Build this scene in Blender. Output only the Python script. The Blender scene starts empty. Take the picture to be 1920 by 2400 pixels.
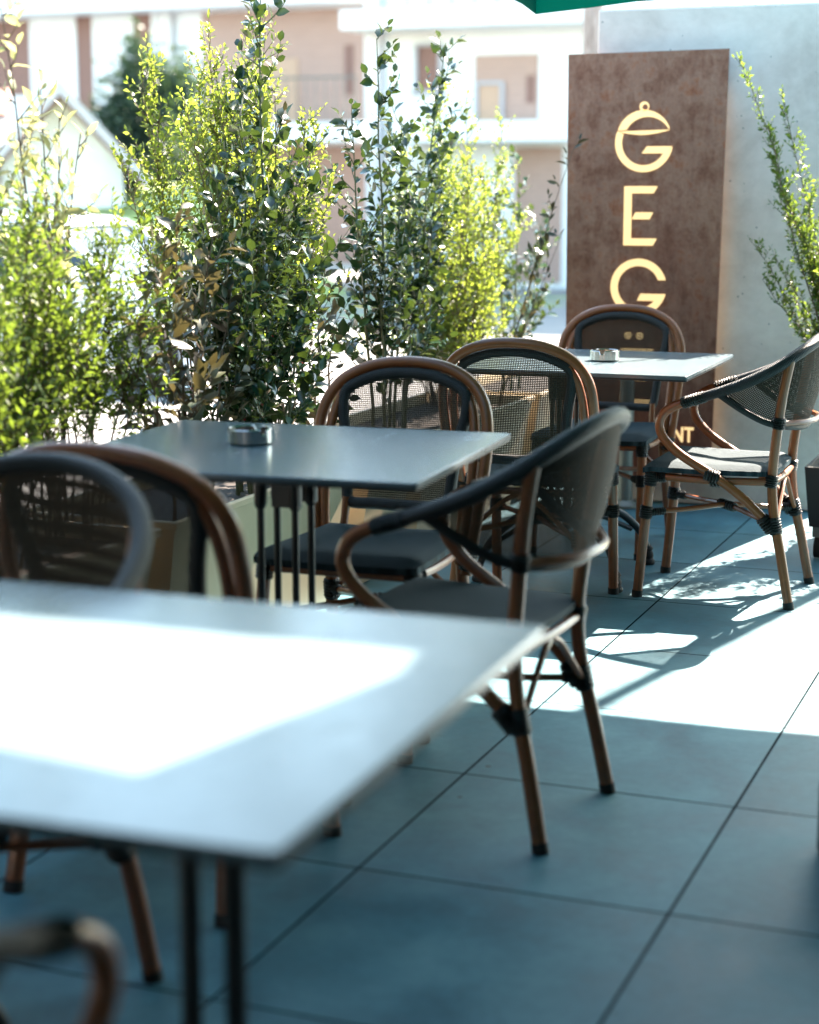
import bpy, math, random
import numpy as np
from mathutils import Vector, Matrix

random.seed(7)
RNG = np.random.default_rng(11)
S = bpy.context.scene
COL = S.collection
R = math.radians

# ------------------------------------------------------------------ camera
cd = bpy.data.cameras.new("camera")
cam = bpy.data.objects.new("camera", cd)
COL.objects.link(cam)
fw = Vector((0.91666452, 0.35779959, -0.17806067))
ri = Vector((0.36361026, -0.93155117, 0.0))
up = Vector((0.16587263, 0.06474469, 0.98401951))
cam.matrix_world = Matrix(((ri.x, up.x, -fw.x, 0), (ri.y, up.y, -fw.y, 0), (ri.z, up.z, -fw.z, 1.32), (0, 0, 0, 1)))
cd.sensor_fit = 'VERTICAL'
cd.sensor_height = 36
cd.sensor_width = 28.8
cd.lens = 63
cd.clip_start = 0.05
cd.clip_end = 3000
cd.dof.use_dof = True
cd.dof.focus_distance = 5.5
cd.dof.aperture_fstop = 2.1
S.camera = cam

# ------------------------------------------------------------------ world, sun, exposure
AZ, EL = R(-12.2), R(43.4)
w = bpy.data.worlds.new("World")
S.world = w
w.use_nodes = True
nt = w.node_tree
bg = nt.nodes['Background']
sky = nt.nodes.new('ShaderNodeTexSky')
sky.sky_type = 'NISHITA'
sky.sun_disc = False
sky.sun_elevation = EL
sky.sun_rotation = R(90) - AZ
sky.dust_density = 1.0
sky.ozone_density = 1.0
wb = nt.nodes.new('ShaderNodeMix'); wb.data_type = 'RGBA'; wb.blend_type = 'MULTIPLY'
wb.inputs[0].default_value = 1.0; wb.inputs[7].default_value = (.94, 1.01, .885, 1)
nt.links.new(sky.outputs[0], wb.inputs[6])
nt.links.new(wb.outputs[2], bg.inputs[0])
bg.inputs[1].default_value = 0.12
sl = bpy.data.lights.new("sun", 'SUN')
sun = bpy.data.objects.new("sun", sl)
COL.objects.link(sun)
sl.energy = 5.0
sl.angle = R(0.5)
sl.color = (1.0, 0.86, 0.73)
sd = Vector((math.cos(EL) * math.cos(AZ), math.cos(EL) * math.sin(AZ), math.sin(EL)))
sun.location = sd * 40
sun.rotation_euler = (-sd).to_track_quat('-Z', 'Y').to_euler()
S.view_settings.view_transform = 'Standard'
S.view_settings.look = 'None'
S.view_settings.gamma = 1
S.view_settings.exposure = 3.2

# ------------------------------------------------------------------ helpers
def catmull(pts, n):
    P = [np.array(p, float) for p in pts]
    if len(P) < 3 or n <= 1:
        return P
    out = []
    Q = [2 * P[0] - P[1]] + P + [2 * P[-1] - P[-2]]
    for i in range(1, len(Q) - 2):
        p0, p1, p2, p3 = Q[i - 1], Q[i], Q[i + 1], Q[i + 2]
        for k in range(n):
            t = k / n
            out.append(0.5 * ((2 * p1) + (-p0 + p2) * t + (2 * p0 - 5 * p1 + 4 * p2 - p3) * t * t + (-p0 + 3 * p1 - 3 * p2 + p3) * t ** 3))
    out.append(P[-1])
    return out


class MB:
    def __init__(s):
        s.v = []; s.f = []; s.uv = []

    def add(s, v, f, uv=None):
        o = len(s.v)
        s.v += [tuple(map(float, p)) for p in v]
        s.f += [tuple(i + o for i in q) for q in f]
        s.uv += list(uv) if uv is not None else [(0, 0)] * len(v)
        return s

    def tube(s, pts, r, seg=10, sub=5, closed=False, caps=True, flat=1.0):
        if closed:
            P = [np.array(p, float) for p in pts]
            m = len(P)
            C = []
            for i in range(m):
                p0, p1, p2, p3 = P[i - 1], P[i], P[(i + 1) % m], P[(i + 2) % m]
                for k in range(sub):
                    t = k / sub
                    C.append(0.5 * ((2 * p1) + (-p0 + p2) * t + (2 * p0 - 5 * p1 + 4 * p2 - p3) * t * t + (-p0 + 3 * p1 - 3 * p2 + p3) * t ** 3))
        else:
            C = catmull(pts, sub)
        n = len(C)
        if isinstance(r, (int, float)):
            rr = [r] * n
        else:
            xs = np.linspace(0, 1, len(r))
            rr = list(np.interp(np.linspace(0, 1, n), xs, r))
        T = []
        for i in range(n):
            if closed:
                t = C[(i + 1) % n] - C[i - 1]
            else:
                t = C[min(i + 1, n - 1)] - C[max(i - 1, 0)]
            T.append(t / (np.linalg.norm(t) + 1e-12))
        a = np.array([0, 0, 1.0])
        if abs(T[0] @ a) > .9:
            a = np.array([1.0, 0, 0])
        nrm = np.cross(T[0], a); nrm /= np.linalg.norm(nrm)
        V = []; UV = []; L = 0
        for i in range(n):
            nrm = nrm - T[i] * (nrm @ T[i]); nrm /= (np.linalg.norm(nrm) + 1e-12)
            b = np.cross(T[i], nrm)
            if i:
                L += np.linalg.norm(C[i] - C[i - 1])
            for k in range(seg):
                an = 2 * math.pi * k / seg
                V.append(C[i] + rr[i] * (math.cos(an) * nrm + math.sin(an) * b * flat))
                UV.append((an * rr[i], L))
        F = []
        for i in range(n if closed else n - 1):
            j = (i + 1) % n
            for k in range(seg):
                k2 = (k + 1) % seg
                F.append((i * seg + k, i * seg + k2, j * seg + k2, j * seg + k))
        if caps and not closed:
            F.append(tuple(range(seg))[::-1])
            F.append(tuple((n - 1) * seg + k for k in range(seg)))
        return s.add(V, F, UV)

    def box(s, x0, x1, y0, y1, z0, z1, bev=0.0):
        if bev <= 0:
            v = [(x, y, z) for z in (z0, z1) for y in (y0, y1) for x in (x0, x1)]
            f = [(0, 2, 3, 1), (4, 5, 7, 6), (0, 1, 5, 4), (2, 6, 7, 3), (0, 4, 6, 2), (1, 3, 7, 5)]
            return s.add(v, f)
        b = bev
        rings = []
        for z, e in ((z0, b), (z0 + b, 0), (z1 - b, 0), (z1, b)):
            rings.append([(x0 + b + e * 0, y0 + e, z), (x1 - b, y0 + e, z), (x1 - e, y0 + b, z), (x1 - e, y1 - b, z), (x1 - b, y1 - e, z), (x0 + b, y1 - e, z), (x0 + e, y1 - b, z), (x0 + e, y0 + b, z)])
        v = [p for r_ in rings for p in r_]
        f = []
        for i in range(3):
            for k in range(8):
                k2 = (k + 1) % 8
                f.append((i * 8 + k, i * 8 + k2, (i + 1) * 8 + k2, (i + 1) * 8 + k))
        f.append(tuple(range(8))[::-1]); f.append(tuple(24 + k for k in range(8)))
        return s.add(v, f)

    def lathe(s, prof, cx=0, cy=0, seg=24, cap=True):
        V = []
        for r_, z in prof:
            for k in range(seg):
                an = 2 * math.pi * k / seg
                V.append((cx + r_ * math.cos(an), cy + r_ * math.sin(an), z))
        F = []
        for i in range(len(prof) - 1):
            for k in range(seg):
                k2 = (k + 1) % seg
                F.append((i * seg + k, i * seg + k2, (i + 1) * seg + k2, (i + 1) * seg + k))
        if cap:
            F.append(tuple(range(seg))[::-1])
            F.append(tuple((len(prof) - 1) * seg + k for k in range(seg)))
        return s.add(V, F)

    def loft(s, rings, closed=True, caps=True):
        n = len(rings[0]); V = [p for r_ in rings for p in r_]; F = []
        for i in range(len(rings) - 1):
            for k in range(n if closed else n - 1):
                k2 = (k + 1) % n
                F.append((i * n + k, i * n + k2, (i + 1) * n + k2, (i + 1) * n + k))
        if caps and closed:
            F.append(tuple(range(n))[::-1]); F.append(tuple((len(rings) - 1) * n + k for k in range(n)))
        return s.add(V, F)

    def quad(s, a, b, c, d):
        return s.add([a, b, c, d], [(0, 1, 2, 3)])

    def prism(s, poly, to3d, d0, d1):
        n = len(poly)
        V = [to3d(u, v, d0) for u, v in poly] + [to3d(u, v, d1) for u, v in poly]
        F = [tuple(range(n)), tuple(range(2 * n - 1, n - 1, -1))]
        for i in range(n):
            j = (i + 1) % n
            F.append((i, j, n + j, n + i)[::-1])
        return s.add(V, F)

    def build(s, name, mat, parent=None, smooth=True, angle=40):
        me = bpy.data.meshes.new(name)
        me.from_pydata(s.v, [], s.f)
        if any(u != (0, 0) for u in s.uv):
            ul = me.uv_layers.new(name="UVMap")
            li = np.empty(len(me.loops), np.int32)
            me.loops.foreach_get("vertex_index", li)
            ul.data.foreach_set("uv", np.array(s.uv, np.float32)[li].ravel())
        me.materials.append(mat)
        me.update()
        if smooth:
            me.polygons.foreach_set("use_smooth", [True] * len(me.polygons))
            try:
                me.set_sharp_from_angle(angle=R(angle))
            except Exception:
                pass
        o = bpy.data.objects.new(name, me)
        COL.objects.link(o)
        if parent:
            o.parent = parent
        return o


def thing(name, label, cat, loc=(0, 0, 0), rz=0.0, group=None):
    o = bpy.data.objects.new(name, None)
    o.empty_display_size = .1
    COL.objects.link(o)
    o.location = loc; o.rotation_euler = (0, 0, rz)
    o['label'] = label; o['category'] = cat
    if group:
        o['group'] = group
    return o


def tag(o, label, cat, group=None):
    o['label'] = label; o['category'] = cat
    if group:
        o['group'] = group
    return o


def struct(o):
    o['kind'] = 'structure'
    return o


def dup(root, loc, rz, label):
    r = root.copy(); COL.objects.link(r)
    r.location = loc; r.rotation_euler = (0, 0, rz); r['label'] = label
    for ch in list(root.children):
        c = ch.copy(); COL.objects.link(c); c.parent = r
        for g in list(ch.children):
            d = g.copy(); COL.objects.link(d); d.parent = c
    return r


# ------------------------------------------------------------------ materials
def mat(name, col, rough=0.5, spec=0.5, metal=0.0, coat=0.0):
    m = bpy.data.materials.new(name); m.use_nodes = True
    b = m.node_tree.nodes['Principled BSDF']
    b.inputs['Base Color'].default_value = (*col, 1)
    b.inputs['Roughness'].default_value = rough
    b.inputs['Metallic'].default_value = metal
    b.inputs['Specular IOR Level'].default_value = spec
    b.inputs['Coat Weight'].default_value = coat
    return m


def N(m, typ, **kw):
    n = m.node_tree.nodes.new(typ)
    for k, v in kw.items():
        setattr(n, k, v)
    return n


def lk(m, a, b):
    m.node_tree.links.new(a, b)


def ramp(m, fac, stops):
    n = N(m, 'ShaderNodeValToRGB')
    el = n.color_ramp.elements
    while len(el) < len(stops):
        el.new(0.5)
    for e, (p, c) in zip(el, stops):
        e.position = p
        e.color = (*c, 1) if len(c) == 3 else c
    lk(m, fac, n.inputs[0])
    return n.outputs[0]


def noise(m, vec, scale, detail=4, rough=.55, dist=0.0):
    n = N(m, 'ShaderNodeTexNoise')
    n.inputs['Scale'].default_value = scale
    n.inputs['Detail'].default_value = detail
    n.inputs['Roughness'].default_value = rough
    n.inputs['Distortion'].default_value = dist
    if vec is not None:
        lk(m, vec, n.inputs['Vector'])
    return n.outputs['Fac']


def coords(m, scale=(1, 1, 1), loc=(0, 0, 0), kind='Object'):
    t = N(m, 'ShaderNodeTexCoord')
    mp = N(m, 'ShaderNodeMapping')
    mp.inputs['Scale'].default_value = scale
    mp.inputs['Location'].default_value = loc
    lk(m, t.outputs[kind], mp.inputs['Vector'])
    return mp.outputs[0]


def math_(m, op, a, b=None, c=None):
    n = N(m, 'ShaderNodeMath', operation=op)
    for i, x in enumerate((a, b, c)):
        if x is None:
            continue
        if isinstance(x, (int, float)):
            n.inputs[i].default_value = x
        else:
            lk(m, x, n.inputs[i])
    return n.outputs[0]


def mix(m, fac, a, b, blend='MIX'):
    n = N(m, 'ShaderNodeMix', data_type='RGBA', blend_type=blend)
    for s_, x in ((n.inputs[0], fac), (n.inputs[6], a), (n.inputs[7], b)):
        if isinstance(x, (int, float)):
            s_.default_value = x
        elif isinstance(x, tuple):
            s_.default_value = (*x, 1)
        else:
            lk(m, x, s_)
    return n.outputs[2]


def bump(m, h, strength=.3, dist=.01):
    n = N(m, 'ShaderNodeBump')
    n.inputs['Strength'].default_value = strength
    n.inputs['Distance'].default_value = dist
    lk(m, h, n.inputs['Height'])
    lk(m, n.outputs[0], m.node_tree.nodes['Principled BSDF'].inputs['Normal'])


def setin(m, name, val):
    lk(m, val, m.node_tree.nodes['Principled BSDF'].inputs[name])


# terrace tiles: square porcelain slabs with dark open joints
TILE = 0.6218
M_tile = mat("porcelain_tile", (.2, .25, .28), .55, .35)
co = coords(M_tile, (1 / TILE, 1 / TILE, 1), (-3.0847 / TILE, -0.6906 / TILE, 0))
sp = N(M_tile, 'ShaderNodeSeparateXYZ'); lk(M_tile, co, sp.inputs[0])
def edge_(ax):
    fr = math_(M_tile, 'FRACT', math_(M_tile, 'ADD', sp.outputs[ax], 100.0))
    d = math_(M_tile, 'MINIMUM', fr, math_(M_tile, 'SUBTRACT', 1.0, fr))
    return math_(M_tile, 'SUBTRACT', 1.0, math_(M_tile, 'MULTIPLY', math_(M_tile, 'SUBTRACT', d, .0038), 500.0)) , d
jx, dx_ = edge_(0); jy, dy_ = edge_(1)
joint = math_(M_tile, 'MAXIMUM', jx, jy)
jn = N(M_tile, 'ShaderNodeClamp'); lk(M_tile, joint, jn.inputs[0])
joint = jn.outputs[0]
co2 = coords(M_tile)
n1 = noise(M_tile, co2, 4.2, 7, .68, .3)
n2 = noise(M_tile, co2, 38, 5, .6)
cell = N(M_tile, 'ShaderNodeVectorMath', operation='FLOOR'); lk(M_tile, co, cell.inputs[0])
wn = N(M_tile, 'ShaderNodeTexWhiteNoise'); lk(M_tile, cell.outputs[0], wn.inputs['Vector'])
base = ramp(M_tile, n1, [(.36, (.034, .110, .148)), (.5, (.058, .170, .215)), (.64, (.105, .240, .282))])
base = mix(M_tile, .25, base, ramp(M_tile, n2, [(.3, (.033, .115, .15)), (.7, (.10, .22, .255))]))
hs = N(M_tile, 'ShaderNodeHueSaturation'); lk(M_tile, base, hs.inputs['Color'])
lk(M_tile, math_(M_tile, 'ADD', math_(M_tile, 'MULTIPLY', wn.outputs['Value'], .34), .83), hs.inputs['Value'])
vs = N(M_tile, 'ShaderNodeTexVoronoi'); vs.inputs['Scale'].default_value = 9; lk(M_tile, co2, vs.inputs['Vector'])
vsc = N(M_tile, 'ShaderNodeSeparateColor'); lk(M_tile, vs.outputs['Color'], vsc.inputs[0])
speck = math_(M_tile, 'LESS_THAN', vs.outputs['Distance'], math_(M_tile, 'MULTIPLY', math_(M_tile, 'POWER', vsc.outputs[0], 6.0), .065))
stain = ramp(M_tile, noise(M_tile, co2, 1.1, 8, .72, .8), [(.55, (0, 0, 0)), (.68, (.35, .35, .35))])
base = mix(M_tile, stain, hs.outputs[0], (.035, .06, .07))
base = mix(M_tile, math_(M_tile, 'MULTIPLY', speck, .85), base, (.02, .018, .015))
setin(M_tile, 'Base Color', mix(M_tile, joint, base, (.008, .01, .012)))
setin(M_tile, 'Roughness', math_(M_tile, 'ADD', ramp(M_tile, n1, [(.3, (.40,) * 3), (.7, (.60,) * 3)]), math_(M_tile, 'MULTIPLY', joint, .5)))
setin(M_tile, 'Specular IOR Level', math_(M_tile, 'MULTIPLY', math_(M_tile, 'SUBTRACT', 1.0, joint), .35))
bump(M_tile, math_(M_tile, 'ADD', math_(M_tile, 'MULTIPLY', joint, -.3), math_(M_tile, 'MULTIPLY', n2, .05)), .4, .004)

# rattan wood (aluminium bamboo look)
def wood(name, a, b):
    m = mat(name, a, .38, .5, coat=.25)
    c_ = coords(m, (30, 30, 3))
    n_ = noise(m, c_, 4, 5, .6, .4)
    tc = N(m, 'ShaderNodeTexCoord')
    n3 = noise(m, tc.outputs['UV'], 9, 4, .6, 1.0)
    mp = N(m, 'ShaderNodeMapping'); mp.inputs['Scale'].default_value = (330, 4, 1)
    lk(m, tc.outputs['UV'], mp.inputs['Vector'])
    n4 = noise(m, mp.outputs[0], 1.0, 4, .6)
    cc = ramp(m, n4, [(.3, a), (.65, b)])
    cc = mix(m, .35, cc, ramp(m, n3, [(.3, tuple(x * .55 for x in a)), (.7, b)]))
    setin(m, 'Base Color', cc)
    setin(m, 'Roughness', ramp(m, n_, [(.3, (.3,) * 3), (.7, (.5,) * 3)]))
    bump(m, n4, .12, .002)
    return m
M_wood = wood("rattan_wood", (.125, .031, .009), (.40, .12, .033))

# woven binding and wrapped rims
def woven(name, a, b, s, rough=.42):
    m = mat(name, a, rough, .5)
    tc = N(m, 'ShaderNodeTexCoord')
    wv = N(m, 'ShaderNodeTexWave', wave_type='BANDS', bands_direction='Y')
    mp = N(m, 'ShaderNodeMapping'); mp.inputs['Scale'].default_value = (s, s, s)
    lk(m, tc.outputs['UV'], mp.inputs['Vector']); lk(m, mp.outputs[0], wv.inputs['Vector'])
    wv.inputs['Scale'].default_value = 1; wv.inputs['Distortion'].default_value = 1.2
    wv2 = N(m, 'ShaderNodeTexWave', wave_type='BANDS', bands_direction='X')
    lk(m, mp.outputs[0], wv2.inputs['Vector'])
    wv2.inputs['Scale'].default_value = 1; wv2.inputs['Distortion'].default_value = 1.2
    h = math_(m, 'MULTIPLY', wv.outputs['Fac'], wv2.outputs['Fac'])
    setin(m, 'Base Color', ramp(m, h, [(0, tuple(x * .35 for x in a)), (.5, a), (1, b)]))
    bump(m, h, .8, .003)
    return m
M_wrap = woven("wrapped_cane", (.012, .013, .014), (.05, .045, .038), 62, .52)
M_seat = woven("woven_seat", (.026, .058, .074), (.085, .13, .15), 75, .7)
M_seat.node_tree.nodes["Principled BSDF"].inputs["Specular IOR Level"].default_value = .2
M_bind = woven("cane_binding", (.016, .014, .011), (.045, .038, .03), 40)

# see-through sling mesh
def sling(name, pitch, open_, a, b):
    m = mat(name, a, .7, .12)
    tc = N(m, 'ShaderNodeTexCoord')
    sx = N(m, 'ShaderNodeSeparateXYZ'); lk(m, tc.outputs['UV'], sx.inputs[0])
    holes = []
    for ax in (0, 1):
        fr = math_(m, 'FRACT', math_(m, 'MULTIPLY', math_(m, 'ADD', sx.outputs[ax], 10.0), 1 / pitch))
        holes.append(math_(m, 'LESS_THAN', fr, open_))
    hole = math_(m, 'MULTIPLY', holes[0], holes[1])
    setin(m, 'Alpha', math_(m, 'SUBTRACT', 1.0, hole))
    n_ = noise(m, tc.outputs['UV'], 260, 2)
    setin(m, 'Base Color', ramp(m, n_, [(.35, a), (.65, b)]))
    return m
M_mesh = sling("sling_mesh", .0054, .44, (.016, .011, .0075), (.075, .052, .034))

M_foot = mat("rubber_foot", (.015, .014, .013), .7)
M_iron = mat("cast_iron", (.012, .013, .014), .42, .5)
c_ = coords(M_iron); bump(M_iron, noise(M_iron, c_, 60, 4), .25, .002)

M_top = mat("laminate_top", (.17, .20, .22), .3, .55)
c_ = coords(M_top)
nA = noise(M_top, c_, 3, 5, .5, .2); nB = noise(M_top, c_, 60, 4)
setin(M_top, 'Base Color', mix(M_top, .3, ramp(M_top, nA, [(.3, (.07, .11, .13)), (.7, (.10, .145, .165))]), ramp(M_top, nB, [(.3, (.08, .11, .125)), (.7, (.14, .175, .195))])))
nC = noise(M_top, coords(M_top, (1, 2.5, 1)), 7, 8, .75, 1.2)
setin(M_top, 'Roughness', ramp(M_top, nC, [(.3, (.22,) * 3), (.55, (.25,) * 3), (.75, (.29,) * 3)]))
M_topedge = mat("laminate_edge", (.012, .012, .013), .5)

M_steel = mat("brushed_steel", (.5, .47, .44), .16, .5, 1.0)
M_post = mat("galvanised_post", (.2, .2, .175), .5, .5, .4)

# corten sign
M_rust = mat("rusty_steel", (.15, .08, .06), .65, .35)
c_ = coords(M_rust)
a_ = noise(M_rust, c_, 7.5, 9, .72, .12); b_ = noise(M_rust, coords(M_rust, (1, 1, .25)), 22, 6, .7); d_ = noise(M_rust, c_, 70, 5, .6)
cc = ramp(M_rust, a_, [(.36, (.14, .048, .030)), (.46, (.27, .135, .10)), (.54, (.40, .25, .205)), (.61, (.36, .13, .065)), (.72, (.16, .045, .02))])
cc = mix(M_rust, .34, cc, ramp(M_rust, b_, [(.3, (.11, .037, .022)), (.5, (.34, .18, .125)), (.68, (.52, .33, .25)), (.8, (.35, .10, .04))]))
cc = mix(M_rust, .22, cc, ramp(M_rust, d_, [(.3, (.09, .03, .016)), (.7, (.44, .23, .145))]))
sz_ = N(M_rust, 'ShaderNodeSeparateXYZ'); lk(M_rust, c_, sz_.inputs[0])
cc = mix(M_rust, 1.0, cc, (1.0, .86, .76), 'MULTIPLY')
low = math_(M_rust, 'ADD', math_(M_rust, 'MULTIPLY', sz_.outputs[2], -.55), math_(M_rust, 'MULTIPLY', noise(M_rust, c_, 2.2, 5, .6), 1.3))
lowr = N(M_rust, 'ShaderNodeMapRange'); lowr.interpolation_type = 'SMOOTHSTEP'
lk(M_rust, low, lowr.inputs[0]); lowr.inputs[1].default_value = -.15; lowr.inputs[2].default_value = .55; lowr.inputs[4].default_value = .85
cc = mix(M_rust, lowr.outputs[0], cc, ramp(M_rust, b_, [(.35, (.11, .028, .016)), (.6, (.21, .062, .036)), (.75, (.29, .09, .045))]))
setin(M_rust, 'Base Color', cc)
bump(M_rust, d_, .25, .003)

def emis(name, col, st):
    m = mat(name, col, .5)
    b = m.node_tree.nodes['Principled BSDF']
    b.inputs['Emission Color'].default_value = (*col, 1)
    b.inputs['Emission Strength'].default_value = st
    return m
M_letter = emis("lit_letter", (1.0, .66, .30), .112)
M_strip = emis("light_strip", (1.0, .62, .26), .22)

# concrete wall
M_conc = mat("fair_faced_concrete", (.3, .3, .29), .75, .3)
c_ = coords(M_conc)
a_ = noise(M_conc, c_, 1.6, 7, .65, .4); b_ = noise(M_conc, coords(M_conc, (1, 1.0, 1.6)), 9, 7, .7, .3); d_ = noise(M_conc, c_, 110, 3)
cc = ramp(M_conc, a_, [(.36, (.58, .47, .41)), (.48, (.80, .67, .60)), (.62, (.90, .78, .71))])
cc = mix(M_conc, .4, cc, ramp(M_conc, b_, [(.3, (.54, .43, .37)), (.7, (.87, .75, .68))]))
vo = N(M_conc, 'ShaderNodeTexVoronoi'); vo.inputs['Scale'].default_value = 17; vo.inputs['Randomness'].default_value = 1
lk(M_conc, c_, vo.inputs['Vector'])
vr = N(M_conc, 'ShaderNodeSeparateColor'); lk(M_conc, vo.outputs['Color'], vr.inputs[0])
hole = math_(M_conc, 'LESS_THAN', vo.outputs['Distance'], math_(M_conc, 'MULTIPLY', math_(M_conc, 'POWER', vr.outputs[0], 4.0), .34))
vo2 = N(M_conc, 'ShaderNodeTexVoronoi'); vo2.inputs['Scale'].default_value = 60
lk(M_conc, c_, vo2.inputs['Vector'])
vr2 = N(M_conc, 'ShaderNodeSeparateColor'); lk(M_conc, vo2.outputs['Color'], vr2.inputs[0])
hole2 = math_(M_conc, 'LESS_THAN', vo2.outputs['Distance'], math_(M_conc, 'MULTIPLY', math_(M_conc, 'POWER', vr2.outputs[0], 5.0), .42))
hole = math_(M_conc, 'MAXIMUM', hole, hole2)
setin(M_conc, 'Base Color', mix(M_conc, math_(M_conc, 'MULTIPLY', hole, .8), cc, (.06, .06, .06)))
bump(M_conc, math_(M_conc, 'ADD', math_(M_conc, 'MULTIPLY', hole, -1.0), math_(M_conc, 'MULTIPLY', d_, .15)), .4, .006)

M_planter = mat("painted_planter", (.30, .265, .215), .5, .4)
c_ = coords(M_planter)
setin(M_planter, 'Base Color', ramp(M_planter, noise(M_planter, c_, 4, 5), [(.3, (.56, .43, .28)), (.7, (.64, .51, .34))]))
M_soil = mat("potting_soil", (.035, .025, .018), .9)
bump(M_soil, noise(M_soil, coords(M_soil), 60, 5), 1, .02)

# foliage
def leafmat(name, stops, under=None, trans=.45, rough=.35, tcol=(.55, .75, .12)):
    m = bpy.data.materials.new(name); m.use_nodes = True
    b = m.node_tree.nodes['Principled BSDF']
    g = N(m, 'ShaderNodeNewGeometry')
    c1 = ramp(m, g.outputs['Random Per Island'], stops)
    if under:
        c1 = mix(m, g.outputs['Backfacing'], c1, ramp(m, g.outputs['Random Per Island'], under))
    lk(m, c1, b.inputs['Base Color'])
    b.inputs['Roughness'].default_value = rough
    b.inputs['Specular IOR Level'].default_value = .5
    tr = N(m, 'ShaderNodeBsdfTranslucent')
    tc = mix(m, .75, c1, tcol)
    lk(m, tc, tr.inputs[0])
    mx = N(m, 'ShaderNodeMixShader'); mx.inputs[0].default_value = trans
    lk(m, b.outputs[0], mx.inputs[1]); lk(m, tr.outputs[0], mx.inputs[2])
    out = m.node_tree.nodes['Material Output']
    lk(m, mx.outputs[0], out.inputs[0])
    return m
M_fine = leafmat("fine_leaf", [(0, (0.018, 0.048, 0.007)), (.45, (0.032, 0.076, 0.011)), (.8, (0.056, 0.104, 0.016)), (1, (0.104, 0.144, 0.028))], None, .5, .42, (0.336, 0.416, 0.048))
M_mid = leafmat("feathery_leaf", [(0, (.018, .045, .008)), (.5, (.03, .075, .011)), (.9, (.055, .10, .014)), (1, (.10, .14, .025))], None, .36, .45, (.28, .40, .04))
M_dark = leafmat("dark_leaf", [(0, (.004, .016, .013)), (.5, (.008, .027, .019)), (.85, (.015, .042, .021)), (1, (.04, .075, .024))], [(0, (.015, .034, .018)), (1, (.038, .06, .026))], .075, .18, (.20, .32, .04))
M_elea_lit = leafmat("sunlit_leaf", [(0, (.05, .08, .02)), (.5, (.10, .12, .045)), (1, (.20, .19, .09))], None, .46, .4, (.44, .45, .19))  # lighter copy of the silver leaf, sunlight painted into its colour
M_elea = leafmat("silver_leaf", [(0, (.008, .022, .012)), (.5, (.02, .034, .016)), (1, (.06, .065, .028))], [(0, (.03, .027, .013)), (.6, (.055, .045, .024)), (1, (.10, .08, .045))], .13, .4, (.22, .18, .06))
M_far = leafmat("tree_leaf", [(0, (.006, .022, .018)), (.6, (.012, .038, .028)), (1, (.03, .065, .04))], None, .12, .5, (.2, .35, .1))
M_twig = mat("brown_twig", (.10, .06, .035), .7)
setin(M_twig, 'Base Color', ramp(M_twig, noise(M_twig, coords(M_twig), 30, 4), [(.3, (.07, .042, .025)), (.7, (.18, .12, .075))]))
M_gtwig = mat("green_stem", (.10, .11, .05), .6)
M_grass = mat("grass", (.10, .17, .03), .8)
setin(M_grass, 'Base Color', ramp(M_grass, noise(M_grass, coords(M_grass), 3, 8, .7), [(.3, (.17, .25, .05)), (.7, (.32, .38, .14))]))
M_road = mat("pale_paving", (.3, .29, .28), .8)
setin(M_road, 'Base Color', ramp(M_road, noise(M_road, coords(M_road), .8, 8, .7), [(.3, (.19, .18, .17)), (.7, (.24, .23, .22))]))

# buildings
M_white = mat("white_render", (.8, .8, .79), .8)
setin(M_white, 'Base Color', ramp(M_white, noise(M_white, coords(M_white), .8, 6, .6), [(.3, (.74, .74, .73)), (.7, (.82, .82, .81))]))
M_brick = mat("pale_brick", (.4, .28, .23), .85)
br = N(M_brick, 'ShaderNodeTexBrick')
br.inputs['Scale'].default_value = 1; br.inputs['Brick Width'].default_value = .28; br.inputs['Row Height'].default_value = .09
br.inputs['Mortar Size'].default_value = .018
br.inputs['Color1'].default_value = (.42, .27, .215, 1); br.inputs['Color2'].default_value = (.45, .295, .235, 1); br.inputs['Mortar'].default_value = (.40, .265, .22, 1)
tcb = N(M_brick, 'ShaderNodeTexCoord'); sxb = N(M_brick, 'ShaderNodeSeparateXYZ'); cxb = N(M_brick, 'ShaderNodeCombineXYZ')
lk(M_brick, tcb.outputs['Object'], sxb.inputs[0]); lk(M_brick, sxb.outputs[1], cxb.inputs[0]); lk(M_brick, sxb.outputs[2], cxb.inputs[1])
lk(M_brick, cxb.outputs[0], br.inputs['Vector']); setin(M_brick, 'Base Color', br.outputs['Color'])
M_brown = mat("brown_shutter", (.15, .062, .04), .6)
wvb = N(M_brown, 'ShaderNodeTexWave', bands_direction='Z'); wvb.inputs['Scale'].default_value = 5
lk(M_brown, coords(M_brown), wvb.inputs['Vector'])
setin(M_brown, 'Base Color', ramp(M_brown, wvb.outputs['Fac'], [(0, (.17, .08, .06)), (1, (.27, .14, .11))]))
M_orange = mat("orange_door", (.48, .30, .20), .5)
M_terra = mat("terracotta_tiles", (.42, .16, .10), .8)
wvt = N(M_terra, 'ShaderNodeTexWave', bands_direction='Y'); wvt.inputs['Scale'].default_value = 1.6; wvt.inputs['Distortion'].default_value = .4
lk(M_terra, coords(M_terra), wvt.inputs['Vector'])
setin(M_terra, 'Base Color', mix(M_terra, .5, ramp(M_terra, wvt.outputs['Fac'], [(0, (.22, .09, .06)), (1, (.34, .16, .11))]), ramp(M_terra, noise(M_terra, coords(M_terra), 5, 5), [(.3, (.2, .08, .05)), (.7, (.34, .16, .11))])))
bump(M_terra, wvt.outputs['Fac'], .8, .05)
M_barge = mat("grey_board", (.42, .40, .42), .7)
M_glass = mat("dark_glass", (.02, .03, .035), .06, .8)
M_carwhite = mat("white_car_paint", (.78, .79, .8), .25, .5, coat=1.0)
M_tyre = mat("black_tyre", (.02, .02, .02), .8)
M_canopy = mat("green_canvas", (.0, .13, .085), .8, .2)
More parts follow.
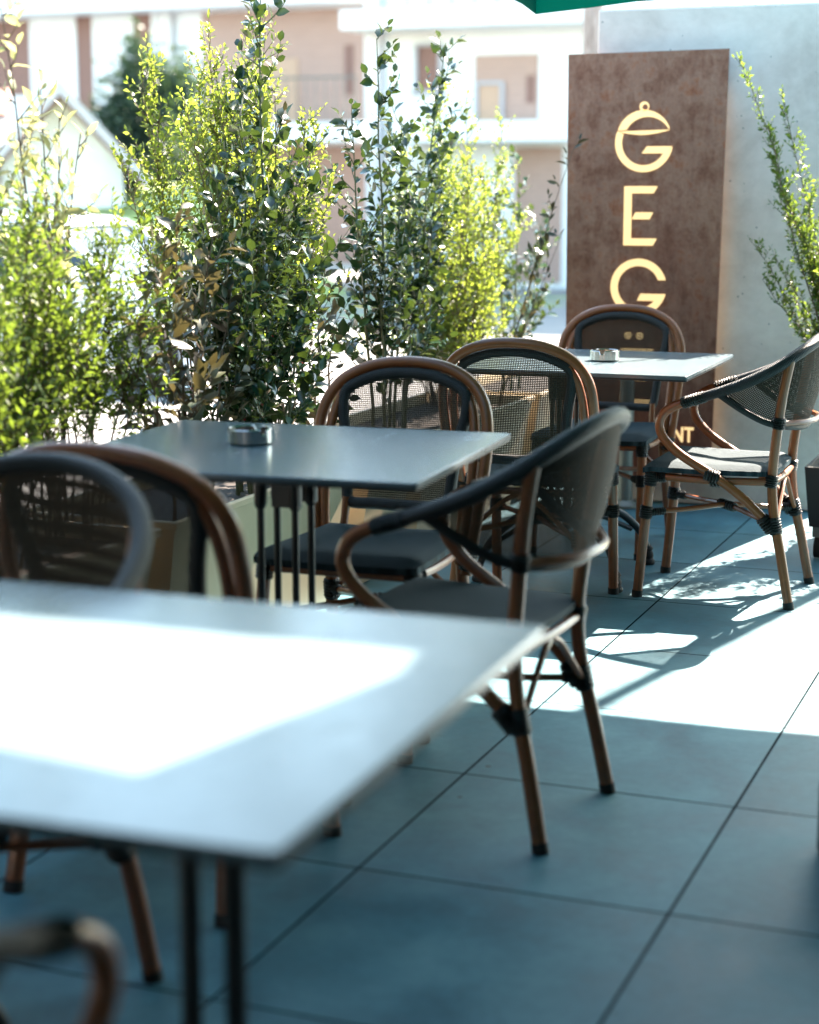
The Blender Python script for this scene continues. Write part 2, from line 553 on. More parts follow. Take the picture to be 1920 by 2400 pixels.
_tr = N(M_canopy, 'ShaderNodeBsdfTranslucent'); _tr.inputs[0].default_value = (.0, .20, .16, 1)
_mx = N(M_canopy, 'ShaderNodeMixShader'); _mx.inputs[0].default_value = .05
lk(M_canopy, M_canopy.node_tree.nodes['Principled BSDF'].outputs[0], _mx.inputs[1]); lk(M_canopy, _tr.outputs[0], _mx.inputs[2])
lk(M_canopy, _mx.outputs[0], M_canopy.node_tree.nodes['Material Output'].inputs[0])
M_awning = mat("charcoal_awning", (.03, .032, .035), .85, .2)
M_build = mat("grey_render", (.03, .036, .04), .85)
M_black = mat("black_plastic", (.012, .012, .013), .45)
M_paper = mat("white_paper", (.7, .69, .66), .7)
M_berry = mat("red_berry", (.35, .02, .015), .3)
M_bark = mat("weathered_pole", (.28, .21, .17), .9)
setin(M_bark, 'Base Color', ramp(M_bark, noise(M_bark, coords(M_bark, (4, 4, 1)), 6, 6, .7), [(.3, (.16, .11, .085)), (.7, (.45, .38, .34))]))

# ------------------------------------------------------------------ ground
g = MB().quad((-200, -200, -.40), (600, -200, -.40), (600, 600, -.40), (-200, 600, -.40)).build("road", M_road, smooth=False); struct(g)
g = MB().box(-8, 9.4, -9, 2.78, -.55, 0).build("terrace_floor", M_tile, smooth=False); struct(g)
g = MB().box(-8, 9.4, 2.786, 2.95, -.5, .03, .012).build("terrace_kerb", M_conc, smooth=False); struct(g)
# grass bank beyond the road
v = []; f = []
nx, ny = 20, 24
for i in range(nx):
    for j in range(ny):
        x = 17.5 + i * .55; y = 7.5 + j * .34
        e = min(1, max(0, (y - 10.2 - (x - 22) * .3) / 2.0)); e = e * e * (3 - 2 * e)
        z = -.42 + 2.0 * (1 - math.exp(-i / 7.5)) * e + .05 * math.sin(i * 1.7 + j * .9)
        v.append((x, y, z))
for i in range(nx - 1):
    for j in range(ny - 1):
        a = i * ny + j
        f.append((a, a + ny, a + ny + 1, a + 1))
g = MB().add(v, f).build("grass_bank", M_grass); struct(g)

# ------------------------------------------------------------------ concrete wall with the sign
wall = tag(MB().box(7.39, 7.58, 1.06, 2.05, 0.004, 2.04, .006).build("concrete_wall", M_conc, smooth=False),
           "tall grey fair-faced concrete wall behind the rusty sign", "wall")
SX = 7.31
K_ = SX / 7.25
def SY(px): return (2.134 - (px - 1332) * .001748) * K_
def SZ(py): return 1.32 + (1.855 - (py - 128) * .001724 - 1.32) * K_
sign = thing("restaurant_sign", "tall rusty steel sign with golden letters against the concrete wall", "sign", (SX, 1.82, 0))
def loc(v): return (v[0] - SX, v[1] - 1.82, v[2])
mb = MB()
y0, y1, z0, z1 = SY(1709), SY(1332), SZ(1127), SZ(128)
mb.add([loc(p) for p in ((SX, y0 + .025, z0), (SX, y1 - .012, z0), (SX, y1, z1), (SX, y0, z1 + .006), (SX + .014, y0 + .025, z0), (SX + .014, y1 - .012, z0), (SX + .014, y1, z1), (SX + .014, y0, z1 + .006))],
       [(0, 1, 2, 3), (4, 7, 6, 5), (0, 4, 5, 1), (1, 5, 6, 2), (2, 6, 7, 3), (3, 7, 4, 0)])
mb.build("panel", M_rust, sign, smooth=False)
for yy in (y0 + .10, y1 - .10):
    for zz in (z0 + .12, z1 - .12):
        MB().tube([loc((SX + .015, yy, zz)), loc((7.388, yy, zz))], .008, 8, 1).build("standoff", M_iron, sign)
for yy in (y0 + .05, y1 - .05):
    MB().box(SX + .018 - SX, SX + .03 - SX, yy - .006 - 1.82, yy + .006 - 1.82, z0 + .1, z1 - .15).build("light_strip", M_strip, sign, smooth=False)
def Zc(u, v_, d):   # zoom-crop coordinates of the sign drawing -> sign surface
    return loc((SX - d, SY(1300 + u * .3153), SZ(80 + v_ * .3153)))
D0, D1 = .0, .004
def letter(polys, name="letter"):
    m_ = MB()
    for poly in polys:
        m_.prism(poly, Zc, .0005, D1)
    return m_.build(name, M_letter, sign, smooth=False)
def arc(cx, cy, r, a0, a1, n=36):
    return [(cx + r * math.cos(R(a0 + (a1 - a0) * i / n)), cy - r * math.sin(R(a0 + (a1 - a0) * i / n))) for i in range(n + 1)]
def strip_quads(o, i):
    return [[o[k], o[k + 1], i[k + 1], i[k]] for k in range(len(o) - 1)]
# first G with its dish cover
cx, cy = 690, 805
letter(strip_quads(arc(cx, cy, 217, 158, 352, 48), arc(cx, cy, 166, 158, 331, 48)) + [[(712, 833), (902, 833), (836, 885), (676, 885)]])
dome_o = arc(688, 772, 204, 164, 20, 40); dome_i = arc(716, 800, 182, 151, 31, 40)
letter(strip_quads(dome_o, dome_i), "dish_cover")
lens_t = [(488 + 392 * t, 722 - 10 * t) for t in np.linspace(0, 1, 21)]
lens_b = [(488 + 392 * t, 722 - 10 * t + 30 * math.sin(math.pi * min(1, t * .98)) + 2) for t in np.linspace(0, 1, 21)]
letter(strip_quads(lens_t, lens_b), "dish_rim")
letter(strip_quads(arc(688, 543, 36, 0, 360), arc(694, 548, 22, 0, 360)), "dish_knob")
def Eletter(dy):
    q = lambda *p: [(a, b + dy) for a, b in p]
    letter([q((550, 1125), (608, 1125), (608, 1565), (550, 1565)), q((608, 1125), (802, 1125), (772, 1178), (608, 1178)), q((638, 1318), (772, 1318), (745, 1370), (610, 1370)), q((608, 1512), (804, 1512), (774, 1565), (608, 1565))])
Eletter(0)
cx, cy = 672, 1876
letter(strip_quads(arc(cx, cy, 213, 15, 346.5, 60), arc(cx, cy, 158, 20, 321, 60)) + [[(690, 1925), (880, 1925), (797, 1978), (664, 1978)]])
Eletter(1215)
for ux in (602, 690):
    letter([arc(ux, 2243, 28, 0, 345, 23)], "letter_dot")
tc_ = bpy.data.curves.new("lettering", 'FONT')
tc_.body = "RESTAURANT"; tc_.size = .079; tc_.extrude = .0015; tc_.offset = .0018; tc_.align_x = 'CENTER'; tc_.space_character = 1.02
to = bpy.data.objects.new("lettering_tmp", tc_); COL.objects.link(to)
dg = bpy.context.evaluated_depsgraph_get()
tm = bpy.data.meshes.new_from_object(to.evaluated_get(dg))
bpy.data.objects.remove(to)
tm.name = "lettering"; tm.materials.clear(); tm.materials.append(M_letter)
tw = max(v_.co.x for v_ in tm.vertices) - min(v_.co.x for v_ in tm.vertices)
sc_ = .405 / tw
rs = bpy.data.objects.new("lettering", tm); COL.objects.link(rs); rs.parent = sign
tm.transform(Matrix.Translation(loc((SX - .003, 1.79, .279))) @ Matrix(((0, 0, -1, 0), (-1, 0, 0, 0), (0, 1, 0, 0), (0, 0, 0, 1))) @ Matrix.Diagonal((sc_, 1.1, 1, 1)))

# steel post by the sign
pt = thing("steel_post", "short grey-green steel post with round flange at the foot of the sign", "post", (7.225, 1.85, 0))
MB().lathe([(.03, .02), (.03, .62), (.022, .635)], seg=20).build("tube", M_post, pt)
MB().lathe([(.056, .003), (.056, .014), (.038, .03), (.034, .034)], seg=24).build("flange", M_post, pt)

# ------------------------------------------------------------------ chairs
def bind(m_, p0, p1, r, turns=6):
    p0 = np.array(p0, float); p1 = np.array(p1, float)
    n = turns * 4
    pts = [p0 + (p1 - p0) * i / n for i in range(n + 1)]
    rr = [r * (1.0 + .10 * math.cos(i * math.pi / 2)) for i in range(n + 1)]
    rr[0] = rr[-1] = r * .8
    MB().tube(pts, rr, 12, 1).build("binding", M_bind, m_)


def slab(outline_fn, z_fn, th):
    """woven cushion-like seat: outline_fn(s) on unit square -> x,y ; returns MB"""
    n = 14
    V = []; UV = []
    for layer in (0, 1):
        for i in range(n + 1):
            for j in range(n + 1):
                a = i / n * 2 - 1; b = j / n * 2 - 1
                x, y = outline_fn(a, b)
                e = max(abs(a), abs(b))
                z = z_fn(x, y)
                edge = max(0, (e - .80) / .2)
                if layer == 0:
                    z -= .016 * edge ** 2
                else:
                    z -= th - .004 * edge
                V.append((x, y, z)); UV.append((x, y))
    F = []
    q = (n + 1) * (n + 1)
    for i in range(n):
        for j in range(n):
            a = i * (n + 1) + j
            F.append((a, a + n + 1, a + n + 2, a + 1))
            F.append((q + a, q + a + 1, q + a + n + 2, q + a + n + 1))
    bd = [j for j in range(n)] + [i * (n + 1) + n for i in range(n)] + [n * (n + 1) + j for j in range(n, 0, -1)] + [i * (n + 1) for i in range(n, 0, -1)]
    for k in range(len(bd)):
        a, b = bd[k], bd[(k + 1) % len(bd)]
        F.append((a, b, q + b, q + a))
    return MB().add(V, F, UV)


def seat_outline(a, b):
    # rounded trapezoid, front (+y) wider
    rr = .16
    aa, bb = a, b
    # squircle the corners a little
    l = math.sqrt(1 - .10 * aa * aa * bb * bb * 1.0)
    hw = .200 + .025 * (b + 1) / 2
    return aa * hw * (1 - .05 * abs(b) ** 6), .035 + bb * .213 * (1 - .04 * abs(a) ** 6)


def seat_z(x, y):
    return .452 - .014 * math.exp(-((x / .15) ** 2 + ((y - .01) / .15) ** 2)) - .01 * max(0, (y - .2) / .05) ** 2


def leg_with_cap(pts, r, t):
    lg = MB().tube(pts, r, 12, 6).build("leg", M_wood, t)
    p = np.array(pts[0]); d = np.array(pts[1]) - p; d /= np.linalg.norm(d)
    r0 = r if isinstance(r, float) else r[0]
    MB().tube([p - d * .001 + np.array([0, 0, .0]), p + d * .022], r0 * 1.10, 12, 1).build("foot_cap", M_foot, lg)
    return lg


def common(t):
    slab(seat_outline, seat_z, .036).build("seat", M_seat, t, angle=50)
    for s in (-1, 1):
        leg_with_cap([(s * .200, .252, .0), (s * .198, .228, .28), (s * .194, .214, .418)], .0165, t)
        MB().tube([(s * .196, .212, .404), (s * .20, .03, .398), (s * .186, -.165, .402)], .0125, 10, 5).build("seat_rail", M_wood, t)
    MB().tube([(-.194, .215, .400), (.194, .215, .400)], .0115, 10, 1).build("seat_rail", M_wood, t)
    MB().tube([(-.186, -.172, .400), (0, -.180, .400), (.186, -.172, .400)], .0115, 10, 4).build("seat_rail", M_wood, t)
    for s in (-1, 1):
        MB().tube([(s * .198, .226, .282), (s * .09, .10, .285), (0, .005, .29), (-s * .09, -.095, .275), (-s * .184, -.185, .262)], .0085 if s > 0 else .0086, 8, 5).build("stretcher", M_wood, t)
        MB().tube([(s * .006, -.182, .392), (s * .05, -.184, .37), (s * .12, -.186, .31), (s * .183, -.19, .255)], .008, 8, 4).build("brace", M_wood, t)
    m_ = t
    for s in (-1, 1):
        bind(m_, (s * .198, .231, .262), (s * .198, .226, .305), .021)
        bind(m_, (s * .196, .218, .37), (s * .194, .213, .416), .0222)
        bind(m_, (s * .196, .205, .400), (s * .197, .165, .400), .0165)
        bind(m_, (s * .19, .218, .281), (s * .155, .176, .283), .0125)
        bind(m_, (s * .187, -.193, .235), (s * .184, -.181, .29), .0215)
        bind(m_, (s * .182, -.183, .262), (s * .150, -.152, .268), .013)
    bind(m_, (-.03, -.028, .286), (.03, .035, .289), .0155)


def armchair(label, loc_, rz):
    t = thing("bistro_armchair", label, "chair", loc_, rz, "rattan cafe chairs round the terrace tables")
    common(t)
    for s in (-1, 1):
        leg_with_cap([(s * .206, -.244, .0), (s * .196, -.212, .16), (s * .186, -.182, .30), (s * .184, -.173, .42), (s * .194, -.184, .55), (s * .208, -.200, .68), (s * .219, -.222, .795)], .0160, t)
    # wrapped rim
    half = [(.250, .112, .648), (.262, .045, .671), (.268, -.03, .697), (.262, -.11, .730), (.240, -.185, .772), (.190, -.250, .818), (.105, -.292, .853)]
    rim = [(-x, y, z) for x, y, z in half] + [(0, -.306, .866)] + half[::-1]
    MB().tube(rim, [.0145, .0155, .0165] + [.018] * 9 + [.0165, .0155, .0145], 12, 6).build("backrest_rim", M_wrap, t)
    halfb = [(.266, -.012, .684), (.248, -.075, .640), (.222, -.14, .602), (.190, -.190, .585), (.10, -.232, .572)]
    band = [(-x, y, z) for x, y, z in halfb] + [(0, -.246, .568)] + halfb[::-1]
    MB().tube(band, .0115, 10, 6).build("backrest_band", M_wrap, t)
    # sling between rim and band
    rc = catmull(rim, 10); bc = catmull(band, 10)
    def resample(C, a, b, n):
        C = np.array(C); L = np.r_[0, np.cumsum(np.linalg.norm(np.diff(C, axis=0), axis=1))]; L /= L[-1]
        ts = np.linspace(a, b, n)
        return np.stack([np.interp(ts, L, C[:, i]) for i in range(3)], 1), L
    n = 40
    A, _ = resample(rc, .135, .865, n); B, _ = resample(bc, 0.0, 1.0, n)
    V = []; UV = []; F = []
    m_ = 6
    ac = 0
    for i in range(n):
        if i:
            ac += np.linalg.norm((A[i] + B[i]) / 2 - (A[i - 1] + B[i - 1]) / 2)
        h = np.linalg.norm(A[i] - B[i])
        for j in range(m_ + 1):
            q = B[i] + (A[i] - B[i]) * j / m_
            q = q + np.array([0, -.012, 0]) * math.sin(math.pi * j / m_)
            V.append(q); UV.append((ac, h * j / m_))
    for i in range(n - 1):
        for j in range(m_):
            a = i * (m_ + 1) + j
            F.append((a, a + m_ + 1, a + m_ + 2, a + 1))
    MB().add(V, F, UV).build("backrest_mesh", M_mesh, t)
    for s in (-1, 1):
        MB().tube([(s * .251, .092, .655), (s * .251, .13, .640), (s * .251, .162, .618), (s * .250, .178, .588), (s * .248, .176, .556), (s * .243, .155, .522), (s * .236, .105, .478), (s * .222, .0, .414), (s * .206, -.09, .345), (s * .193, -.165, .272)], .0150, 12, 5).build("arm", M_wood, t)
    m_ = t
    for s in (-1, 1):
        bind(m_, (s * .252, .108, .649), (s * .262, .03, .675), .0185, 9)
        bind(m_, (s * .219, -.012, .412), (s * .226, .035, .425), .021, 5)
        bind(m_, (s * .208, .02, .398), (s * .205, -.03, .397), .018, 5)
        bind(m_, (s * .186, -.168, .385), (s * .184, -.174, .425), .0205)
        bind(m_, (s * .198, -.189, .575), (s * .202, -.193, .612), .021)
        bind(m_, (s * .197, -.145, .29), (s * .188, -.180, .245), .022, 6)
    MB().tube([(-.198, -.203, .592), (-.10, -.262, .590), (0, -.278, .590), (.10, -.262, .590), (.198, -.203, .592)], .009, 8, 6).build("back_rail", M_wood, t)
    return t


def sidechair(label, loc_, rz):
    t = thing("bistro_side_chair", label, "chair", loc_, rz, "rattan cafe chairs round the terrace tables")
    common(t)
    for s in (-1, 1):
        leg_with_cap([(s * .206, -.246, .0), (s * .196, -.214, .16), (s * .187, -.188, .29), (s * .182, -.176, .41)], .0165, t)
    ha = [(.206, -.150, .335), (.222, -.166, .43), (.233, -.196, .56), (.237, -.226, .67), (.224, -.250, .755), (.180, -.272, .818), (.10, -.288, .856)]
    MB().tube([(-x, y, z) for x, y, z in ha] + [(0, -.293, .867)] + ha[::-1], .0155, 12, 6).build("backrest_arch", M_wood, t)
    for s in (-1, 1):
        MB().tube([(s * .165, -.262, .800), (s * .192, -.244, .745), (s * .205, -.218, .66), (s * .203, -.190, .55), (s * .195, -.168, .44), (s * .186, -.152, .36)], .0125, 10, 6).build("backrest_arc", M_wood, t)
        MB().tube([(s * .140, -.182, .515), (s * .142, -.172, .45), (s * .150, -.168, .405)], .0105, 10, 3).build("back_post", M_wood, t)
    hp = [(.06, -.189, .500), (.132, -.189, .502), (.145, -.200, .545), (.156, -.222, .655), (.172, -.243, .735), (.170, -.256, .785), (.135, -.268, .812), (.07, -.276, .833)]
    loop = [(0, -.189, .499)] + hp + [(0, -.279, .838)] + [(-x, y, z) for x, y, z in hp[::-1]]
    MB().tube(loop, .0155, 10, 5, closed=True).build("backrest_frame", M_wrap, t)
    # sling filling the loop
    n = 26; m_ = 12; V = []; UV = []; F = []
    hz = [.500, .545, .655, .735, .785, .812, .833, .839]; hx = [.135, .145, .156, .172, .170, .135, .07, .0]; hy = [-.19, -.2, -.222, -.243, -.256, -.268, -.276, -.279]
    zs = np.linspace(.500, .838, n)
    for z in zs:
        hw = np.interp(z, hz, hx); y = np.interp(z, hz, hy)
        for j in range(m_ + 1):
            x = hw * (j / m_ * 2 - 1)
            V.append((x, y - .008 * (1 - (x / (hw + 1e-6)) ** 2) if hw > .01 else y, z)); UV.append((x, z))
    for i in range(n - 1):
        for j in range(m_):
            a = i * (m_ + 1) + j
            F.append((a, a + 1, a + m_ + 2, a + m_ + 1))
    MB().add(V, F, UV).build("backrest_mesh", M_mesh, t)
    m_ = t
    for s in (-1, 1):
        bind(m_, (s * .206, -.152, .345), (s * .216, -.16, .395), .0215, 6)
        bind(m_, (s * .190, -.160, .385), (s * .186, -.170, .42), .021)
    return t


def face(deg): return R(deg - 90)
armR = armchair("brown armchair in full sun beside the farthest table, nearest the concrete wall", (5.82, 1.14, 0), face(90))
armA = dup(armR, (3.515, 1.23, 0), face(86), "dark shaded armchair in the middle with its high back towards the right")
armG = dup(armR, (2.25, 1.645, 0), face(180), "blue-grey rimmed armchair back just beyond the large foreground table")
sideC = sidechair("brown armless chair seen from behind, its mesh back half sunlit", (5.37, 1.665, 0), face(2))
dup(sideC, (4.12, 1.715, 0), face(181), "armless chair behind the middle table, facing the camera")
dup(sideC, (6.44, 1.735, 0), face(181), "armless chair right in front of the rusty sign, behind the farthest table")
dup(sideC, (2.985, 1.655, 0), face(0), "dark armless chair with wide wooden arch at the near side of the middle table")
dup(armR, (1.2126, 1.1046, 0), face(0), "dark blurred armchair at the lower left corner, only one arm tip showing")

# ------------------------------------------------------------------ tables
def ped_parts(t, cx, cy, rot, half=.043, fat=1.0):
    m_ = MB()
    c0, s0 = math.cos(rot), math.sin(rot)
    P = lambda x, y, z: (cx + x * c0 - y * s0, cy + x * s0 + y * c0, z)
    for sx_ in (-1, 1):
        for sy_ in (-1, 1):
            x, y = sx_ * half, sy_ * half
            mm = MB().tube([P(x, y, .20), P(x, y, .60), P(x, y, .602), P(x, y, .70)], .0085 * fat, 10, 1)
            mm.tube([P(x, y, .605), P(x, y, .62), P(x, y, .69), P(x, y, .705)], [.010 * fat, .015 * fat, .015 * fat, .011], 12, 2)
            mm.tube([P(x, y, .20), P(x, y, .215), P(x, y, .24), P(x, y, .25)], [.012, .015, .013, .009], 12, 2)
            mm.build("column", M_iron, t)
    for sx_ in (-1, 1):
        q = [P(sx_ * half - .011, -half - .012, 0), P(sx_ * half + .011, -half - .012, 0), P(sx_ * half + .011, half * .25, 0), P(sx_ * half - .011, half * .25, 0)]
        MB().loft([[(a, b, z) for a, b, _ in q] for z in (.612, .702)]).build("bracket_plate", M_iron, t, smooth=False)
    hb = MB().lathe([(.03, .185), (.075, .195), (.08, .205), (.07, .218), (.02, .222)], cx, cy, 20)
    hb.build("hub", M_iron, t)
    pl = MB()
    for a in range(4):
        an = a * math.pi / 2
        ux, uy = math.cos(an), math.sin(an)
        pl.tube([P(0, 0, .712), P(ux * .17, uy * .17, .718)], .012, 8, 1, flat=.6)
    pl.lathe([(.085, .700), (.085, .712), (.06, .716)], cx, cy, 20)
    pl.build("top_bracket", M_iron, t)
    for a in range(4):
        an = a * math.pi / 2 + math.pi / 4
        ux, uy = math.cos(an), math.sin(an)
        lg = MB().tube([P(ux * .03, uy * .03, .208), P(ux * .12, uy * .12, .228), P(ux * .22, uy * .22, .195), P(ux * .30, uy * .30, .125), P(ux * .335, uy * .335, .055)], [.016, .0155, .0145, .0135, .012], 10, 6)
        lg.tube([P(ux * .05, uy * .05, .185), P(ux * .14, uy * .14, .19), P(ux * .21, uy * .21, .160), P(ux * .265, uy * .265, .135)], .009, 8, 4)
        lo = lg.build("base_leg", M_iron, t)
        q = P(ux * .338, uy * .338, 0)
        MB().lathe([(.021, .002), (.024, .008), (.022, .018), (.017, .024), (.019, .034), (.016, .045), (.013, .052), (.017, .058), (.014, .066), (.008, .072)], q[0], q[1], 14).build("foot", M_foot, lo)


def cafe_table(label, cx, cy, lx, ly, rot, bases, brot, half=.043, fat=1.0):
    t = thing("cafe_table", label, "table", (cx, cy, 0), rot, "cafe tables on the terrace")
    b = .0015
    m_ = MB()
    r_ = .008
    def ring(x, y, z):
        o = []
        for qx, qy, a0 in ((x - r_, y - r_, 0), (-x + r_, y - r_, 90), (-x + r_, -y + r_, 180), (x - r_, -y + r_, 270)):
            for k in range(5):
                an = R(a0 + k * 22.5)
                o.append((qx + r_ * math.cos(an), qy + r_ * math.sin(an), z))
        return o
    X_, Y_ = lx / 2, ly / 2
    m_.loft([ring(X_ - b, Y_ - b, .7275), ring(X_, Y_, .729), ring(X_, Y_, .7385), ring(X_ - b, Y_ - b, .740)])
    m_.build("tabletop", M_top, t, angle=25)
    MB().loft([ring(X_ - .004, Y_ - .004, .7215), ring(X_ - .001, Y_ - .001, .7228), ring(X_ - .001, Y_ - .001, .7272)]).build("edge_core", M_topedge, t, angle=25)
    for bx, by in bases:
        ped_parts(t, bx, by, brot, half, fat)
    return t

bpy.data.objects["bistro_side_chair.003"].scale = (1.10, 1.0, 1.0)
cafe_table("large foreground table with a bright sun patch on its pale top", 1.79, 1.27, .89, 1.20, R(1.6), [(.02, -.305), (.02, .30)], R(27), .027, 1.55)
cafe_table("middle table carrying a steel ashtray, pushed up to the planters", 3.645, 1.725, .78, .86, R(4.0), [(0, 0)], R(-4))
cafe_table("farthest small table, its top blazing white in the sun by the sign", 5.915, 1.655, .82, .85, R(1.0), [(-.03, .06)], R(0))


def ashtray(label, x, y):
    t = thing("ashtray", label, "ashtray", (x, y, .7405), random.random() * 6)
    R0 = .051
    prof = [(.0, .0015), (R0 - .004, .0), (R0, .004), (R0, .034), (R0 - .002, .036), (R0 - .004, .034), (R0 - .004, .006), (.0, .005)]
    V = []; F = []; seg = 60
    for i, (r_, z) in enumerate(prof):
        for k in range(seg):
            an = 2 * math.pi * k / seg
            zz = z
            if i in (3, 4, 5):
                dd = min(abs(((an - a0 + math.pi) % (2 * math.pi)) - math.pi) for a0 in (.2, 2.3, 4.4))
                if dd < .16:
                    zz = z - .012
            V.append((r_ * math.cos(an), r_ * math.sin(an), zz))
    for i in range(len(prof) - 1):
        for k in range(seg):
            k2 = (k + 1) % seg
            F.append((i * seg + k, i * seg + k2, (i + 1) * seg + k2, (i + 1) * seg + k))
    MB().add(V, F).build("bowl", M_steel, t)
    return t
ashtray("round steel ashtray on the shaded middle table", 3.68, 1.83)
ashtray("round steel ashtray glowing in sun on the farthest table", 5.93, 1.60)

# ------------------------------------------------------------------ planters
def planter(label, x0, x1):
    t = thing("metal_planter", label, "planter", ((x0 + x1) / 2, 2.45, 0), 0, "beige planters along the terrace edge")
    hx = (x1 - x0) / 2
    tp = .055 if hx > .3 else .03
    def rg(ix, y0_, y1_, z): return [(-hx + ix, y0_, z), (hx - ix, y0_, z), (hx - ix, y1_, z), (-hx + ix, y1_, z)]
    MB().loft([rg(tp, -.15, .17, .004), rg(0, -.23, .23, .462), rg(.012, -.218, .218, .462), rg(.016, -.214, .214, .425)], caps=False).build("box", M_planter, t, smooth=False)
    MB().box(-hx + .02, hx - .02, -.208, .208, .40, .43).build("soil", M_soil, t, smooth=False)
    MB().loft([rg(-.004, -.236, .236, .448), rg(-.006, -.238, .238, .452), rg(-.006, -.238, .238, .466), rg(-.002, -.234, .234, .469), rg(.012, -.222, .222, .4685), rg(.012, -.222, .222, .452)], caps=False).build("rim", M_planter, t, smooth=False)
    return t
planter("long beige planter at the far left behind the blue-rimmed chair", 2.62, 3.93)
planter("long beige planter under the dark holly, behind the middle table", 4.02, 5.25)
planter("narrow beige planter between the two longer ones", 5.36, 5.76)
planter("long beige planter with the bright yellow-green shrub, behind the half sunlit chair", 5.87, 7.1)
planter("beige planter farthest back, left of the concrete wall", 7.2, 8.3)

# ------------------------------------------------------------------ foliage
def unit(a):
    return a / (np.linalg.norm(a, axis=-1, keepdims=True) + 1e-9)


def build_leaves(name, P, D, Nn, L, W, m, parent, big):
    P = np.asarray(P); D = unit(np.asarray(D)); Nn = np.asarray(Nn); L = np.asarray(L)[:, None]; W = np.asarray(W)[:, None]
    Sd = unit(np.cross(D, Nn)); Up = unit(np.cross(Sd, D))
    n = len(P)
    if big:
        fold = .30; droop = .16
        rows = [P,
                P + D * L * .30 + Sd * W * .42 + Up * W * fold * .5, P + D * L * .32 + Up * W * .02, P + D * L * .30 - Sd * W * .42 + Up * W * fold * .5,
                P + D * L * .66 + Sd * W * .40 + Up * (W * fold * .45 - L * droop * .4), P + D * L * .68 - Up * L * droop * .45, P + D * L * .66 - Sd * W * .40 + Up * (W * fold * .45 - L * droop * .4),
                P + D * L - Up * L * droop]
        F = np.array([(0, 1, 2), (0, 2, 3), (1, 4, 5), (1, 5, 2), (2, 5, 6), (2, 6, 3), (4, 7, 5), (5, 7, 6)])
    else:
        rows = [P, P + D * L * .5 + Sd * W * .5 + Up * W * .18, P + D * L - Up * L * .08, P + D * L * .5 - Sd * W * .5 + Up * W * .18]
        F = np.array([(0, 1, 2), (0, 2, 3)])
    k = len(rows)
    V = np.stack(rows, 1).reshape(-1, 3).astype(np.float32)
    FF = (F[None] + (np.arange(n) * k)[:, None, None]).reshape(-1, 3).astype(np.int32)
    me = bpy.data.meshes.new(name)
    me.vertices.add(len(V)); me.vertices.foreach_set("co", V.ravel())
    me.loops.add(FF.size); me.loops.foreach_set("vertex_index", FF.ravel())
    me.polygons.add(len(FF)); me.polygons.foreach_set("loop_start", np.arange(0, FF.size, 3, dtype=np.int32))
    try:
        me.polygons.foreach_set("loop_total", np.full(len(FF), 3, np.int32))
    except Exception:
        pass
    me.materials.append(m)
    me.update(calc_edges=True)
    o = bpy.data.objects.new(name, me); COL.objects.link(o); o.parent = parent
    return o


